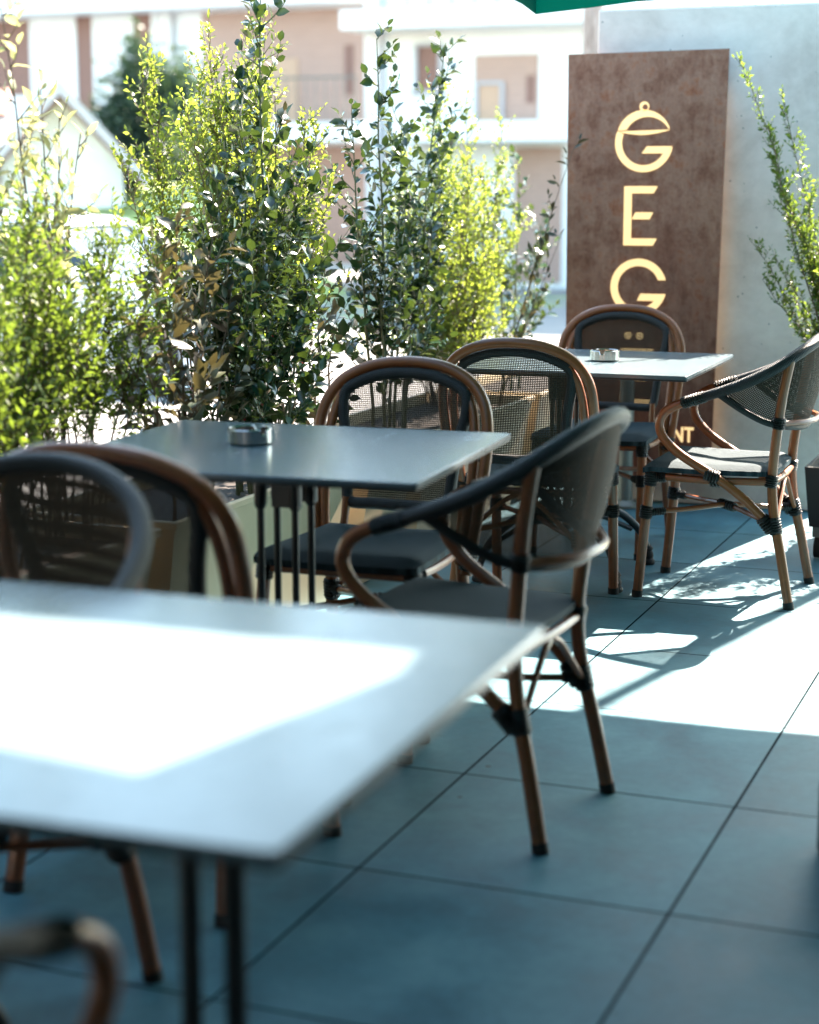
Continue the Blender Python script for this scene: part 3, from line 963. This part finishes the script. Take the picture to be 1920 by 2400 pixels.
def shrub(label, base, stems, leaf, twig, ntw, tl, L, W, sp_, big, mtw, cat="shrub", name="shrub", t0=.12, spread=.8, stem_r=.006, berries=0, group="shrubs in the planters", upb=.55, jit=.03, z0=.43):
    """stems: list of (x,y offsets at base, tip x,y,z) in world coordinates"""
    t = thing(name, label, cat, (base[0], base[1], z0), 0, group)
    B = np.array([base[0], base[1], z0])
    sm = MB(); P = []; D = []; Nn = []; LL = []
    for (bx, by, tx, ty, tz) in stems:
        p0 = np.array([bx, by, z0 - .01]) - B; p1 = np.array([tx, ty, tz]) - B
        n = 9
        ctrl = []
        off = RNG.normal(0, jit, (n, 3)); off[:, 2] *= .3
        off = np.cumsum(off, 0) * .35
        off -= np.linspace(0, 1, n)[:, None] * off[-1]
        for i in range(n):
            s_ = i / (n - 1)
            q = p0 + (p1 - p0) * np.array([s_ ** 1.25, s_ ** 1.25, s_]) + off[i] * (1 if i else 0)
            ctrl.append(q)
        C = np.array(ctrl)
        h = np.linalg.norm(p1 - p0)
        sm.tube(C, [stem_r, stem_r * .75, stem_r * .5, stem_r * .2], 6, 1)
        k = max(2, int(ntw * h))
        for q in range(k):
            s_ = t0 + (1 - t0) * (q + RNG.random()) / k
            a = s_ * (n - 1); i = min(int(a), n - 2); fr = a - i
            o = C[i] * (1 - fr) + C[i + 1] * fr
            sd_ = unit(C[i + 1] - C[i])
            an = RNG.random() * 2 * math.pi
            rad = np.array([math.cos(an), math.sin(an), 0])
            d = unit(sd_ * .45 + rad * spread * (.6 + .6 * RNG.random()) + np.array([0, 0, upb * RNG.random()]))
            ln = tl * (1.15 - .8 * s_ ** 1.5) * (.5 + .8 * RNG.random())
            m2 = 4
            pts = [o]
            dd = d.copy()
            for j in range(m2):
                dd = unit(dd + np.array([0, 0, .16]) + RNG.normal(0, .10, 3))
                pts.append(pts[-1] + dd * ln / m2)
            sm.tube(pts, [stem_r * .35, stem_r * .12], 4, 1, caps=False)
            pts = np.array(pts)
            nl = max(2, int(ln / sp_))
            for j in range(nl + 1):
                s2 = (j + .4) / (nl + .5)
                b_ = min(s2, .999) * m2; ii = int(b_); fr2 = b_ - ii
                lp = pts[ii] * (1 - fr2) + pts[ii + 1] * fr2
                td = unit(pts[ii + 1] - pts[ii])
                side = unit(np.cross(td, RNG.normal(0, 1, 3)))
                ld = unit(td * (.55 if j < nl else 1.5) + side * (.85 if j < nl else .2) + np.array([0, 0, .1]))
                P.append(lp); D.append(ld)
                Nn.append(unit(np.array([0, 0, 1.0]) + RNG.normal(0, .75, 3)))
                LL.append(L * (.6 + .7 * RNG.random()) * (1.0 if s2 < .85 else .8))
    sm.build("stems", twig, t)
    LL = np.array(LL)
    build_leaves("foliage", P, D, Nn, LL, LL * W / L, leaf, t, big)
    if berries:
        P = np.array(P); zz = P[:, 2]
        idx = RNG.choice(np.where(zz < np.quantile(zz, .55))[0], berries)
        for i in idx:
            bm_ = MB()
            c = P[i] + RNG.normal(0, .012, 3)
            r_ = .0048
            bm_.add([c + r_ * np.array(q) for q in ((1, 0, 0), (-1, 0, 0), (0, 1, 0), (0, -1, 0), (0, 0, 1), (0, 0, -1))], [(0, 2, 4), (2, 1, 4), (1, 3, 4), (3, 0, 4), (2, 0, 5), (1, 2, 5), (3, 1, 5), (0, 3, 5)]).build("berry", M_berry, t)
    return t


def fan(cx, cy, n, sx, sy, zt, zj, bs=.25, lean=(0, 0)):
    out = []
    for i in range(n):
        a, b = RNG.uniform(-1, 1), RNG.uniform(-1, 1)
        e = max(0, 1 - .55 * (a * a) - .2 * b * b)
        out.append((cx + a * sx * bs, max(2.28, min(2.62, cy + b * sy * .4)), cx + a * sx + lean[0], cy + b * sy + lean[1], .45 + (zt - .45) * (e * (1 - zj) + zj * RNG.uniform(.55, 1.0))))
    return out

# fine-leaved light green shrubs
FN = dict(leaf=M_fine, twig=M_twig, ntw=40, tl=.22, L=.021, W=.012, sp_=.0105, big=False, mtw=None, spread=.8, stem_r=.0042, upb=.6)
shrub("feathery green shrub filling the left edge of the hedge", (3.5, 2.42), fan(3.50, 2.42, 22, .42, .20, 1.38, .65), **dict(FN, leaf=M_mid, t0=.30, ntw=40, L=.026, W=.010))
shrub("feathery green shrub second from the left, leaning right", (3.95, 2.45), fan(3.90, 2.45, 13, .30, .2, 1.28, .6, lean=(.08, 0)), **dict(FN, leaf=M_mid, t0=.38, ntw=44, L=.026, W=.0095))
st = fan(5.14, 2.55, 26, .42, .18, 1.84, .5, bs=.16)
st += [(4.72, 2.5, 4.40, 2.5, 1.62), (4.75, 2.5, 4.36, 2.55, 1.40), (4.7, 2.5, 4.45, 2.5, 1.66), (4.95, 2.5, 5.14, 2.5, 1.82), (4.95, 2.5, 5.22, 2.52, 1.80)]
shrub("tall light green small-leaved shrub behind the dark holly", (4.92, 2.55), st, **dict(FN, t0=.36, tl=.20))
shrub("brightest yellow-green shrub, beside the rusty sign", (6.95, 2.55), fan(7.0, 2.55, 26, .52, .2, 1.66, .5, bs=.2) + [(6.8, 2.5, 6.75, 2.5, 1.7), (7.2, 2.5, 7.5, 2.5, 1.62)], **FN)

# dark holly-like shrubs
DK = dict(leaf=M_dark, twig=M_gtwig, ntw=23, tl=.30, L=.044, W=.030, sp_=.019, big=True, mtw=None, spread=.9, stem_r=.0075, upb=.35, jit=.012)
shrub("dark glossy holly with red berries and a paper tag, in the middle of the hedge", (4.8, 2.37),
      [(4.80, 2.36, 4.90, 2.38, 1.90), (4.70, 2.34, 4.70, 2.34, 1.50), (4.86, 2.36, 5.06, 2.36, 1.42), (4.66, 2.36, 4.44, 2.34, 1.15), (4.84, 2.40, 5.14, 2.36, 1.18), (4.75, 2.33, 4.66, 2.30, 1.0), (4.9, 2.33, 4.98, 2.3, .98), (4.72, 2.38, 4.52, 2.34, 1.34), (4.9, 2.36, 5.1, 2.34, .9), (4.68, 2.32, 4.52, 2.3, .88)], berries=26, **DK)
shrub("dark glossy shrub with upright shoots, right of the holly", (5.9, 2.4),
      [(5.86, 2.38, 5.84, 2.40, 1.82), (6.0, 2.42, 6.12, 2.42, 1.56), (6.08, 2.40, 6.58, 2.42, 1.86), (5.84, 2.42, 5.62, 2.40, 1.54), (6.0, 2.36, 6.3, 2.34, 1.42), (6.08, 2.4, 6.3, 2.4, 1.2), (5.9, 2.36, 5.95, 2.34, 1.3), (5.84, 2.38, 5.74, 2.36, 1.1)], **dict(DK, ntw=21, tl=.24, t0=.2))
shrub("sparse dark shrub just left of the rusty sign", (7.55, 2.48),
      [(7.5, 2.48, 7.42, 2.5, 1.30), (7.6, 2.48, 7.75, 2.5, 1.42), (7.65, 2.46, 8.0, 2.46, 1.2)], **dict(DK, ntw=22, tl=.2))
shrub("thin shoot with yellowish leaves hanging over the sign's left side", (7.0, 2.35),
      [(7.0, 2.34, 7.12, 2.04, 1.55), (7.02, 2.34, 7.1, 2.10, 1.15)], **dict(DK, leaf=M_elea, twig=M_twig, ntw=11, tl=.10, L=.05, W=.02, stem_r=.004))

# silver-leaved shrubs with beige leaf undersides
EL_ = dict(leaf=M_elea, twig=M_twig, ntw=17, tl=.20, L=.058, W=.030, sp_=.026, big=True, mtw=None, spread=.85, stem_r=.006, upb=.4, jit=.02)
shrub("tall sparse shoots with large leaves coloured pale yellow as if sunlit at the top left", (3.86, 2.52),
      [(3.9, 2.52, 3.74, 2.50, 1.74), (3.92, 2.52, 3.98, 2.5, 1.50), (3.84, 2.52, 3.70, 2.52, 1.48), (3.95, 2.5, 4.08, 2.5, 1.46), (3.9, 2.5, 3.9, 2.5, 1.56)], **dict(EL_, leaf=M_elea_lit, t0=.4, ntw=15, tl=.17, L=.046, W=.022))
shrub("brown and beige leaved shrub between the feathery shrub and the holly", (4.32, 2.40),
      [(4.28, 2.32, 4.22, 2.30, 1.25), (4.36, 2.33, 4.42, 2.30, 1.20), (4.32, 2.32, 4.10, 2.28, 1.10), (4.42, 2.32, 4.52, 2.30, 1.05), (4.2, 2.32, 3.98, 2.28, 1.0), (4.3, 2.32, 4.3, 2.28, .95)], **dict(EL_, ntw=22, tl=.19))
shrub("reddish stemmed shrub with beige leaves between the two dark shrubs", (5.42, 2.50),
      [(5.30, 2.52, 5.28, 2.52, 1.62), (5.38, 2.52, 5.42, 2.5, 1.45), (5.44, 2.46, 5.52, 2.46, 1.18), (5.5, 2.46, 5.6, 2.44, 1.0), (5.34, 2.46, 5.3, 2.44, 1.0)], **dict(EL_, ntw=15, tl=.16, L=.05, W=.025))

# paper tags on the holly
tg = thing("plant_tag", "white paper tag strips tied to the holly stem", "tag", (4.83, 2.335, 1.18))
m_ = MB()
for (x, z, ln, tw_) in ((-.008, .17, .09, .3), (-.02, -.0, .11, -.2)):
    V = []; F = []
    for i in range(7):
        s_ = i / 6
        for k in (-1, 1):
            V.append((x + k * .007 * math.cos(tw_ + s_) + .03 * s_ * (1 if z > .1 else -.4), -.004 + k * .007 * math.sin(tw_ + s_), z - ln * s_))
    for i in range(6):
        F.append((2 * i, 2 * i + 1, 2 * i + 3, 2 * i + 2))
    m_.add(V, F)
m_.build("paper_strip", M_paper, tg)
MB().tube([(-.01, .0, .172), (-.004, .02, .176), (.0, .035, .172)], .0012, 5, 3).build("tie", M_paper, tg)

# wheeled planter with a wispy shrub at the right, where the wall ends
wp = thing("wheeled_planter", "black planter box on castors at the right edge, by the end of the wall", "planter", (6.72, .765, 0))
MB().loft([[(-.30, -.2, .12), (.30, -.2, .12), (.30, .2, .12), (-.30, .2, .12)], [(-.32, -.22, .34), (.32, -.22, .34), (.32, .22, .34), (-.32, .22, .34)], [(-.305, -.205, .34), (.305, -.205, .34), (.305, .205, .34), (-.305, .205, .34)], [(-.30, -.2, .30), (.30, -.2, .30), (.30, .2, .30), (-.30, .2, .30)]], caps=True).build("box", M_black, wp, smooth=False)
for sx_ in (-1, 1):
    for sy_ in (-1, 1):
        cs = MB().tube([(sx_ * .26, sy_ * .17 - .012, .04), (sx_ * .26, sy_ * .17 + .012, .04)], .038, 16, 1).build("castor_wheel", M_tyre, wp)
        MB().box(sx_ * .26 - .02, sx_ * .26 + .02, sy_ * .17 - .02, sy_ * .17 + .02, .079, .119).build("castor_fork", M_post, cs, smooth=False)
st = [(6.95, .90, 6.90, 1.36, 1.80), (6.98, .88, 6.95, 1.25, 1.55), (6.96, .88, 6.92, 1.30, 1.12), (6.95, .9, 6.98, 1.21, 1.66), (6.92, .86, 6.85, 1.24, .98)]
for i in range(13):
    st.append((6.97 + RNG.uniform(-.05, .05), .86 + RNG.uniform(-.06, .06), 7.0 + RNG.uniform(-.15, .2), 1.10 + RNG.uniform(-.14, .14), RNG.uniform(.85, 1.5)))
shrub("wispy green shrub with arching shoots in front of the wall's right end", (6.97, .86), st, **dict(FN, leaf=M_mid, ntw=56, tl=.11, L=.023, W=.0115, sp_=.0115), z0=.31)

st = [(6.85 + RNG.uniform(-.1, .12), .80 + RNG.uniform(-.08, .08), 6.95 + RNG.uniform(-.2, .2), .80 + RNG.uniform(-.22, .22), RNG.uniform(.75, 1.2)) for i in range(14)]
shrub("low bushy shrub in the black wheeled planter, right of the arching shoots", (6.85, .78), st, **dict(FN, ntw=26, tl=.14, L=.03, W=.018, sp_=.02), z0=.31)

st = [(7.95 + RNG.uniform(-.15, .15), .62 + RNG.uniform(-.2, .2), 7.95 + RNG.uniform(-.45, .45), .58 + RNG.uniform(-.5, .42), RNG.uniform(1.1, 1.95)) for i in range(12)]
shrub("leafy shrub just past the right end of the concrete wall, dappling the floor", (7.95, .62), st, **dict(FN, ntw=16, tl=.22, L=.045, W=.03, sp_=.03, group=None), z0=.0)

# ------------------------------------------------------------------ shading parasols and awning above the terrace
def parasol(label, cx, cy, half, rot, mast, ze=2.04, zv=1.925):
    t = thing("parasol", label, "parasol", (mast[0], mast[1], 0), 0, "green parasols over the terrace")
    ox, oy = cx - mast[0], cy - mast[1]
    n = 16
    ring_e = []; ring_v = []
    for side in range(4):
        for k in range(n):
            s_ = k / n * 2 - 1
            x, y = [(s_, -1), (1, s_), (-s_, 1), (-1, -s_)][side]
            sag = .055 * (1 - abs(s_) ** 2.5)
            c0, s0 = math.cos(rot), math.sin(rot)
            X_, Y_ = half * (x * c0 - y * s0), half * (x * s0 + y * c0)
            ring_e.append((ox + X_, oy + Y_, ze + sag * .6)); ring_v.append((ox + X_ * 1.004, oy + Y_ * 1.004, zv + sag + .004 * math.sin(k * 1.9)))
    V = ring_v + ring_e + [(ox, oy, ze + .42)]
    m = 4 * n; F = []
    for k in range(m):
        k2 = (k + 1) % m
        F.append((k, k2, m + k2, m + k)); F.append((m + k, m + k2, 2 * m))
    MB().add(V, F).build("canopy", M_canopy, t, angle=20)
    MB().tube([(0, 0, .02), (0, 0, 2.75)], .035, 12, 1).build("mast", M_black, t)
    MB().tube([(0, 0, 2.7), (ox, oy, 2.62), (ox, oy, ze + .40)], .025, 10, 1).build("arm", M_black, t)
    MB().lathe([(.0, .004), (.235, .004), (.24, .02), (.24, .15), (.225, .19), (.15, .205), (.05, .21)], seg=36).build("base", M_black, t)
    for k in range(4):
        a = rot + math.pi / 4 + k * math.pi / 2
        MB().tube([(ox, oy, ze + .39), (ox + half * 1.40 * math.cos(a), oy + half * 1.40 * math.sin(a), ze - .012)], .012, 6, 1).build("rib", M_black, t)
    return t
parasol("green cantilever parasol whose canopy corner hangs at the top of the view", 4.885, .475, 1.44, R(2.0), (3.52, .245))
parasol("green cantilever parasol above the foreground table", 1.27, .42, 1.48, R(-7.0), (1.3, -2.0))
aw = thing("awning", "charcoal canvas awning along the building front", "awning", (1.4, -1.2, 2.5))
MB().loft([[(x, -1.5, .35), (x, yf, -.24), (x, yf, -.22), (x, -1.5, .37)] for x, yf in ((-7.5, 1.83), (1.3, 1.83), (2.25, 1.605), (4.7, 1.24))]).build("canvas", M_awning, aw, smooth=False)
MB().tube([(-7.5, 1.81, -.265), (1.3, 1.81, -.265), (2.25, 1.585, -.265), (4.7, 1.22, -.265)], .02, 8, 1).build("front_bar", M_post, aw)
bw = thing("cafe_building", "grey cafe front along the right side of the terrace, with unseen walls added to darken it", "building", (-1, -2.9, 0))
MB().box(-6, 8.2, -.4, .2, .004, 4.2).build("wall", M_build, bw, smooth=False)
MB().box(-1.1, 3.65, 5.9, 6.2, .004, 3.6).build("shade_wing", M_build, bw, smooth=False)  # unseen wing added to darken the floor under the front table
MB().box(-2.2, -1.6, .2, 6.4, .004, 3.6).build("shade_wall", M_build, bw, smooth=False)  # unseen back wall drawn close to cut the ambient light
for x in (-4, -1.2, 1.6, 4.4):
    wn_ = MB().box(x, x + 1.9, .202, .23, .2, 2.3).build("window", M_glass, bw, smooth=False)
    MB().box(x - .06, x - .003, .202, .25, .2, 2.36).build("frame", M_black, wn_, smooth=False)

nb = thing("shade_building", "unseen grey building added left of the view to darken the terrace", "building", (-2, 6, -.4))  # added out of view to block sky light from the near floor
MB().box(-9, 4.6, -.4, 6, .0, 5.4).build("wall", M_build, nb, smooth=False)  # body of the added unseen building
for x in (-6, -3, 0, 3):
    for z in (1.0, 3.2):
        wn_ = MB().box(x, x + 1.4, -.44, -.402, z, z + 1.8).build("window", M_glass, nb, smooth=False)  # window of the added unseen building
        MB().box(x - .08, x + 1.48, -.5, -.402, z - .1, z - .002).build("sill", M_conc, wn_, smooth=False)
# ------------------------------------------------------------------ street: car, pole, houses, tree
def car(label, x, y, rz):
    t = thing("parked_car", label, "car", (x, y, -.395), rz)
    # local: length along Y (front -Y), width X
    prof = [(-2.1, .35, .62), (-2.05, .35, .74), (-1.2, .33, .90), (-.75, .33, 1.0)]
    def section(y_, zb, zt, hw, tum):
        return [(-hw, y_, zb), (-hw * 1.0, y_, (zb + zt) / 2), (-hw * .97, y_, zt - .05), (-hw * .90, y_, zt), (hw * .90, y_, zt), (hw * .97, y_, zt - .05), (hw, y_, (zb + zt) / 2), (hw, y_, zb)]
    secs = [section(-2.12, .36, .60, .70, 0), section(-2.05, .25, .72, .80, 0), section(-1.5, .22, .84, .86, 0), (section(-.95, .2, .94, .87, 0)), section(.3, .2, .97, .875, 0), section(1.3, .2, .98, .87, 0), section(1.95, .22, .95, .83, 0), section(2.1, .34, .80, .74, 0)]
    MB().loft(secs).build("body", M_carwhite, t, angle=35)
    def cab(y_, z, hw): return [(-hw, y_, z), (-hw * .8, y_, z + .02), (hw * .8, y_, z + .02), (hw, y_, z)]
    g = [[(-.80, -1.0, .93), (.80, -1.0, .93), (.80, 1.75, .96), (-.80, 1.75, .96)], [(-.62, -.28, 1.40), (.62, -.28, 1.40), (.62, 1.25, 1.40), (-.62, 1.25, 1.40)]]
    MB().loft(g).build("glasshouse", M_glass, t, smooth=False)
    MB().loft([[(-.64, -.34, 1.39), (.64, -.34, 1.39), (.64, 1.30, 1.39), (-.64, 1.30, 1.39)], [(-.60, -.22, 1.45), (.60, -.22, 1.45), (.60, 1.2, 1.45), (-.60, 1.2, 1.45)], [(-.4, .0, 1.48), (.4, .0, 1.48), (.4, 1.0, 1.48), (-.4, 1.0, 1.48)]]).build("roof", M_carwhite, t, smooth=False)
    for s in (-1, 1):
        MB().tube([(s * .80, -1.02, .93), (s * .63, -.30, 1.41)], .03, 6, 1).build("pillar", M_carwhite, t)
        MB().tube([(s * .80, .35, .95), (s * .63, .4, 1.41)], .03, 6, 1).build("pillar", M_carwhite, t)
        MB().tube([(s * .79, 1.72, .95), (s * .62, 1.25, 1.41)], .045, 6, 1).build("pillar", M_carwhite, t)
        MB().box(s * .70 - .12, s * .70 + .12, -2.12, -1.98, .58, .70, .02).build("headlight", M_glass, t)
        MB().box(s * .95 - .07, s * .95 + .07, -.75, -.62, .92, 1.04, .02).build("mirror", M_carwhite, t)
        for yy in (-1.35, 1.35):
            wl = MB().tube([(s * .70, yy, .31), (s * .885, yy, .31)], .31, 24, 1).build("wheel", M_tyre, t)
            MB().tube([(s * .80, yy, .31), (s * .893, yy, .31)], .2, 20, 1).build("rim", M_post, wl)
    return t
car("white parked car half hidden behind the left part of the hedge", 14.2, 8.95, 0)

pole = thing("utility_pole", "weathered brown pole standing beyond the top left corner of the wall", "pole", (13, 3.64, -.4))
MB().tube([(0, 0, 0), (0, 0, 4), (0, 0, 8)], [.085, .075, .07], 12, 4).build("shaft", M_bark, pole)
MB().tube([(0, .0, 5.0), (8, 12, 4.35), (16, 24, 5.2)], .009, 5, 10).build("cable", M_black, pole)
MB().tube([(0, .0, 4.6), (8, 12, 3.75), (16, 24, 4.4)], .009, 5, 10).build("cable", M_black, pole)

lp = thing("steel_pole", "slim grey steel pole standing past the right end of the concrete wall", "pole", (8.5, .28, 0))
MB().tube([(0, 0, .0), (0, 0, 2.2), (0, 0, 4.4)], .032, 12, 2).build("shaft", M_post, lp)
MB().lathe([(.08, .001), (.08, .015), (.04, .02)], seg=20).build("flange", M_post, lp)
b1 = thing("apartment_house", "white apartment house with tall brown shutters and a brick bay, at the left", "building", (36, 18, -.4))
def bx(m, x0, x1, y0, y1, z0, z1, name, par, b=0):
    return MB().box(x0 - 36, x1 - 36, y0 - 18, y1 - 18, z0 + .4, z1 + .4, b).build(name, m, par, smooth=False)
bx(M_white, 36, 46, 14.55, 34, -.4, 9, "wall", b1)
for (ya, yb, za, zb, mm, nm) in ((23.3, 25.2, 3.4, 5.06, M_brown, "shutter"), (21.66, 22.08, 3.0, 5.46, M_brown, "shutter"), (20.16, 20.62, 3.0, 5.26, M_brown, "shutter")):
    s_ = bx(mm, 35.985, 35.999, ya, yb, za, zb, nm, b1)
    for (p, q) in ((ya - .1, ya - .004), (yb + .004, yb + .1)):
        MB().box(35.95 - 36, 35.999 - 36, p - 18, q - 18, za + .4, zb + .4).build("frame", M_white, s_, smooth=False)
bay = bx(M_brick, 35.97, 35.999, 15.08, 18.9, 2.66, 5.06, "brick_bay", b1)
bx(M_brown, 35.94, 35.968, 15.32, 15.51, 3.27, 4.3, "slit_window", b1)
bx(M_orange, 35.94, 35.968, 16.6, 17.6, 2.7, 4.05, "door", b1)
bx(M_white, 34.6, 35.96, 14.6, 19.4, 2.26, 2.66, "balcony_slab", b1)
bx(M_brick, 35.97, 35.999, 14.64, 17.9, -.3, 2.2, "brick_base", b1)
bx(M_white, 35.0, 35.95, 14.0, 34, 5.1, 5.45, "cornice", b1)
b2 = thing("balcony_house", "pale house with orange door and balcony, just left of the sign", "building", (36, 18, -.4))
bx(M_white, 30, 36.5, 2.0, 12.55, -.4, 9, "wall", b2)
bx(M_brown, 29.97, 29.998, 11.15, 11.53, 3.0, 3.73, "window", b2)
bx(M_brick, 29.97, 29.998, 9.35, 10.49, 2.4, 3.56, "brick_panel", b2)
bx(M_orange, 29.95, 29.968, 10.01, 10.41, 2.41, 3.06, "door", b2)
bx(M_brown, 29.95, 29.968, 9.4, 9.55, 2.75, 3.2, "slit_window", b2)
bx(M_white, 28.9, 29.96, 8.6, 11.6, 2.08, 2.42, "balcony_slab", b2)
bx(M_white, 29.0, 29.96, 7.0, 12.6, 3.98, 4.3, "upper_slab", b2)
bx(M_brick, 29.97, 29.998, 8.9, 9.75, -.3, 2.0, "brick_base", b2)
for y_ in (9.0, 9.4, 9.8, 10.2, 10.6, 11.0, 11.4):
    MB().tube([(29.1 - 36, y_ - 18, 4.3 + .4), (29.1 - 36, y_ - 18, 5.0 + .4)], .02, 6, 1).build("baluster", M_post, b2)

for y_ in np.arange(14.75, 19.4, .22):
    MB().tube([(34.7 - 36, y_ - 18, 3.06), (34.7 - 36, y_ - 18, 3.95)], .012, 5, 1).build("baluster", M_post, b1)
MB().tube([(34.7 - 36, 14.7 - 18, 3.96), (34.7 - 36, 19.35 - 18, 3.96)], .025, 6, 1).build("handrail", M_post, b1)
MB().tube([(35.9 - 36, 19.6 - 18, .0), (35.9 - 36, 19.6 - 18, 5.5)], .05, 8, 1).build("downpipe", M_barge, b1)
for (ya, yb, za, zb) in ((11.15, 11.53, 3.0, 3.73), (10.01, 10.41, 2.42, 3.06)):
    for (p, q, r_, t_) in ((ya - .06, ya - .002, za - .05, zb + .05), (yb + .002, yb + .06, za - .05, zb + .05), (ya, yb, zb + .002, zb + .06), (ya - .1, yb + .1, za - .09, za - .002)):
        bx(M_barge, 29.90, 29.997, p, q, r_, t_, "window_frame", b2)
MB().tube([(29.1 - 36, 8.7 - 18, 5.42), (29.1 - 36, 11.6 - 18, 5.42)], .03, 6, 1).build("handrail", M_post, b2)
MB().tube([(29.9 - 36, 12.2 - 18, .0), (29.9 - 36, 12.2 - 18, 5.5)], .05, 8, 1).build("downpipe", M_barge, b2)
gh = thing("gabled_house", "low house with red tiled roof and white gable boards at the far left", "house", (22, 13.8, -.4), R(31))
def gq(x, y, z): return (x - 22, y - 13.8, z + .4)
MB().loft([[gq(22.5, 12.95, -.4), gq(27, 12.95, -.4), gq(27, 14.65, -.4), gq(22.5, 14.65, -.4)], [gq(22.5, 12.95, 1.72), gq(27, 12.95, 1.72), gq(27, 14.65, 1.72), gq(22.5, 14.65, 1.72)]]).build("wall", M_white, gh, smooth=False)
mb = MB()
for sgn in (-1, 1):
    e = (13.8 + sgn * 1.18, 1.44)
    q = [gq(22.0, 13.8, 2.75), gq(27.2, 13.8, 2.75), gq(27.2, e[0], e[1]), gq(22.0, e[0], e[1])]
    lo = [(a, b, c - .09) for a, b, c in q]
    mb.loft([lo, q])
mb.build("roof", M_terra, gh, smooth=False)
for sgn in (-1, 1):
    e = (13.8 + sgn * 1.22, 1.40)
    d = .13
    MB().loft([[gq(21.95, 13.8 + sgn * .002, 2.78), gq(21.99, 13.8 + sgn * .002, 2.78), gq(21.99, 13.8 + sgn * .002, 2.60), gq(21.95, 13.8 + sgn * .002, 2.60)], [gq(21.95, e[0], e[1] + .05), gq(21.99, e[0], e[1] + .05), gq(21.99, e[0], e[1] - .12), gq(21.95, e[0], e[1] - .12)]]).build("barge_board", M_barge, gh, smooth=False)
    MB().loft([[gq(22.0, 13.8 + sgn * .002, 2.58), gq(22.46, 13.8 + sgn * .002, 2.58), gq(22.46, 13.8 + sgn * .002, 2.54), gq(22.0, 13.8 + sgn * .002, 2.54)], [gq(22.0, 13.8 + sgn * 1.16, 1.33), gq(22.46, 13.8 + sgn * 1.16, 1.33), gq(22.46, 13.8 + sgn * 1.16, 1.29), gq(22.0, 13.8 + sgn * 1.16, 1.29)]]).build("soffit", M_brown, gh, smooth=False)
MB().add([gq(22.48, 12.95, 1.72), gq(22.48, 14.65, 1.72), gq(22.48, 13.8, 2.62)], [(0, 1, 2)]).build("gable", M_white, gh, smooth=False)
MB().loft([[gq(23.2, 14.6, 2.30), gq(23.2, 20, 2.30), gq(23.2, 20, 2.38), gq(23.2, 14.6, 2.38)], [gq(25.2, 14.6, 2.75), gq(25.2, 20, 2.75), gq(25.2, 20, 2.83), gq(25.2, 14.6, 2.83)]]).build("wing_roof", M_terra, gh, smooth=False)
MB().box(23.4 - 22, 26 - 22, 14.66 - 13.8, 20 - 13.8, 0, 2.68).build("wing_wall", M_white, gh, smooth=False)


def tree(label, x, y, z0, h, rx, nleaf, L):
    t = thing("conifer_tree", label, "tree", (x, y, z0))
    MB().tube([(0, 0, 0), (.05, .02, h * .5), (0, 0, h * .95)], [.12, .08, .02], 8, 3).build("trunk", M_bark, t)
    n = nleaf
    P = []; D = []
    cl = RNG.normal(0, 1, (60, 3)); cl = unit(cl) * RNG.uniform(.3, 1, (60, 1))
    for i in range(n):
        c = cl[RNG.integers(60)]
        p = c + RNG.normal(0, .16, 3)
        zz = (p[2] + 1) / 2
        wdt = rx * (1.05 - .55 * max(0, zz))
        P.append((p[0] * wdt, p[1] * wdt, h * .08 + zz * h * .92)); D.append(unit(np.array([p[0], p[1], .6]) + RNG.normal(0, .5, 3)))
    build_leaves("crown", P, D, RNG.normal(0, 1, (n, 3)), RNG.uniform(.6, 1.3, n) * L, RNG.uniform(.6, 1.2, n) * L * .5, M_far, t, False)
    return t
tree("dark blue-green conifer beyond the gabled house", 29, 16.3, -.4, 4.0, 1.9, 18000, .16)
tree("smaller dark green tree, lower and right of the conifer", 27.5, 15.0, -.4, 2.5, 1.0, 5000, .14)
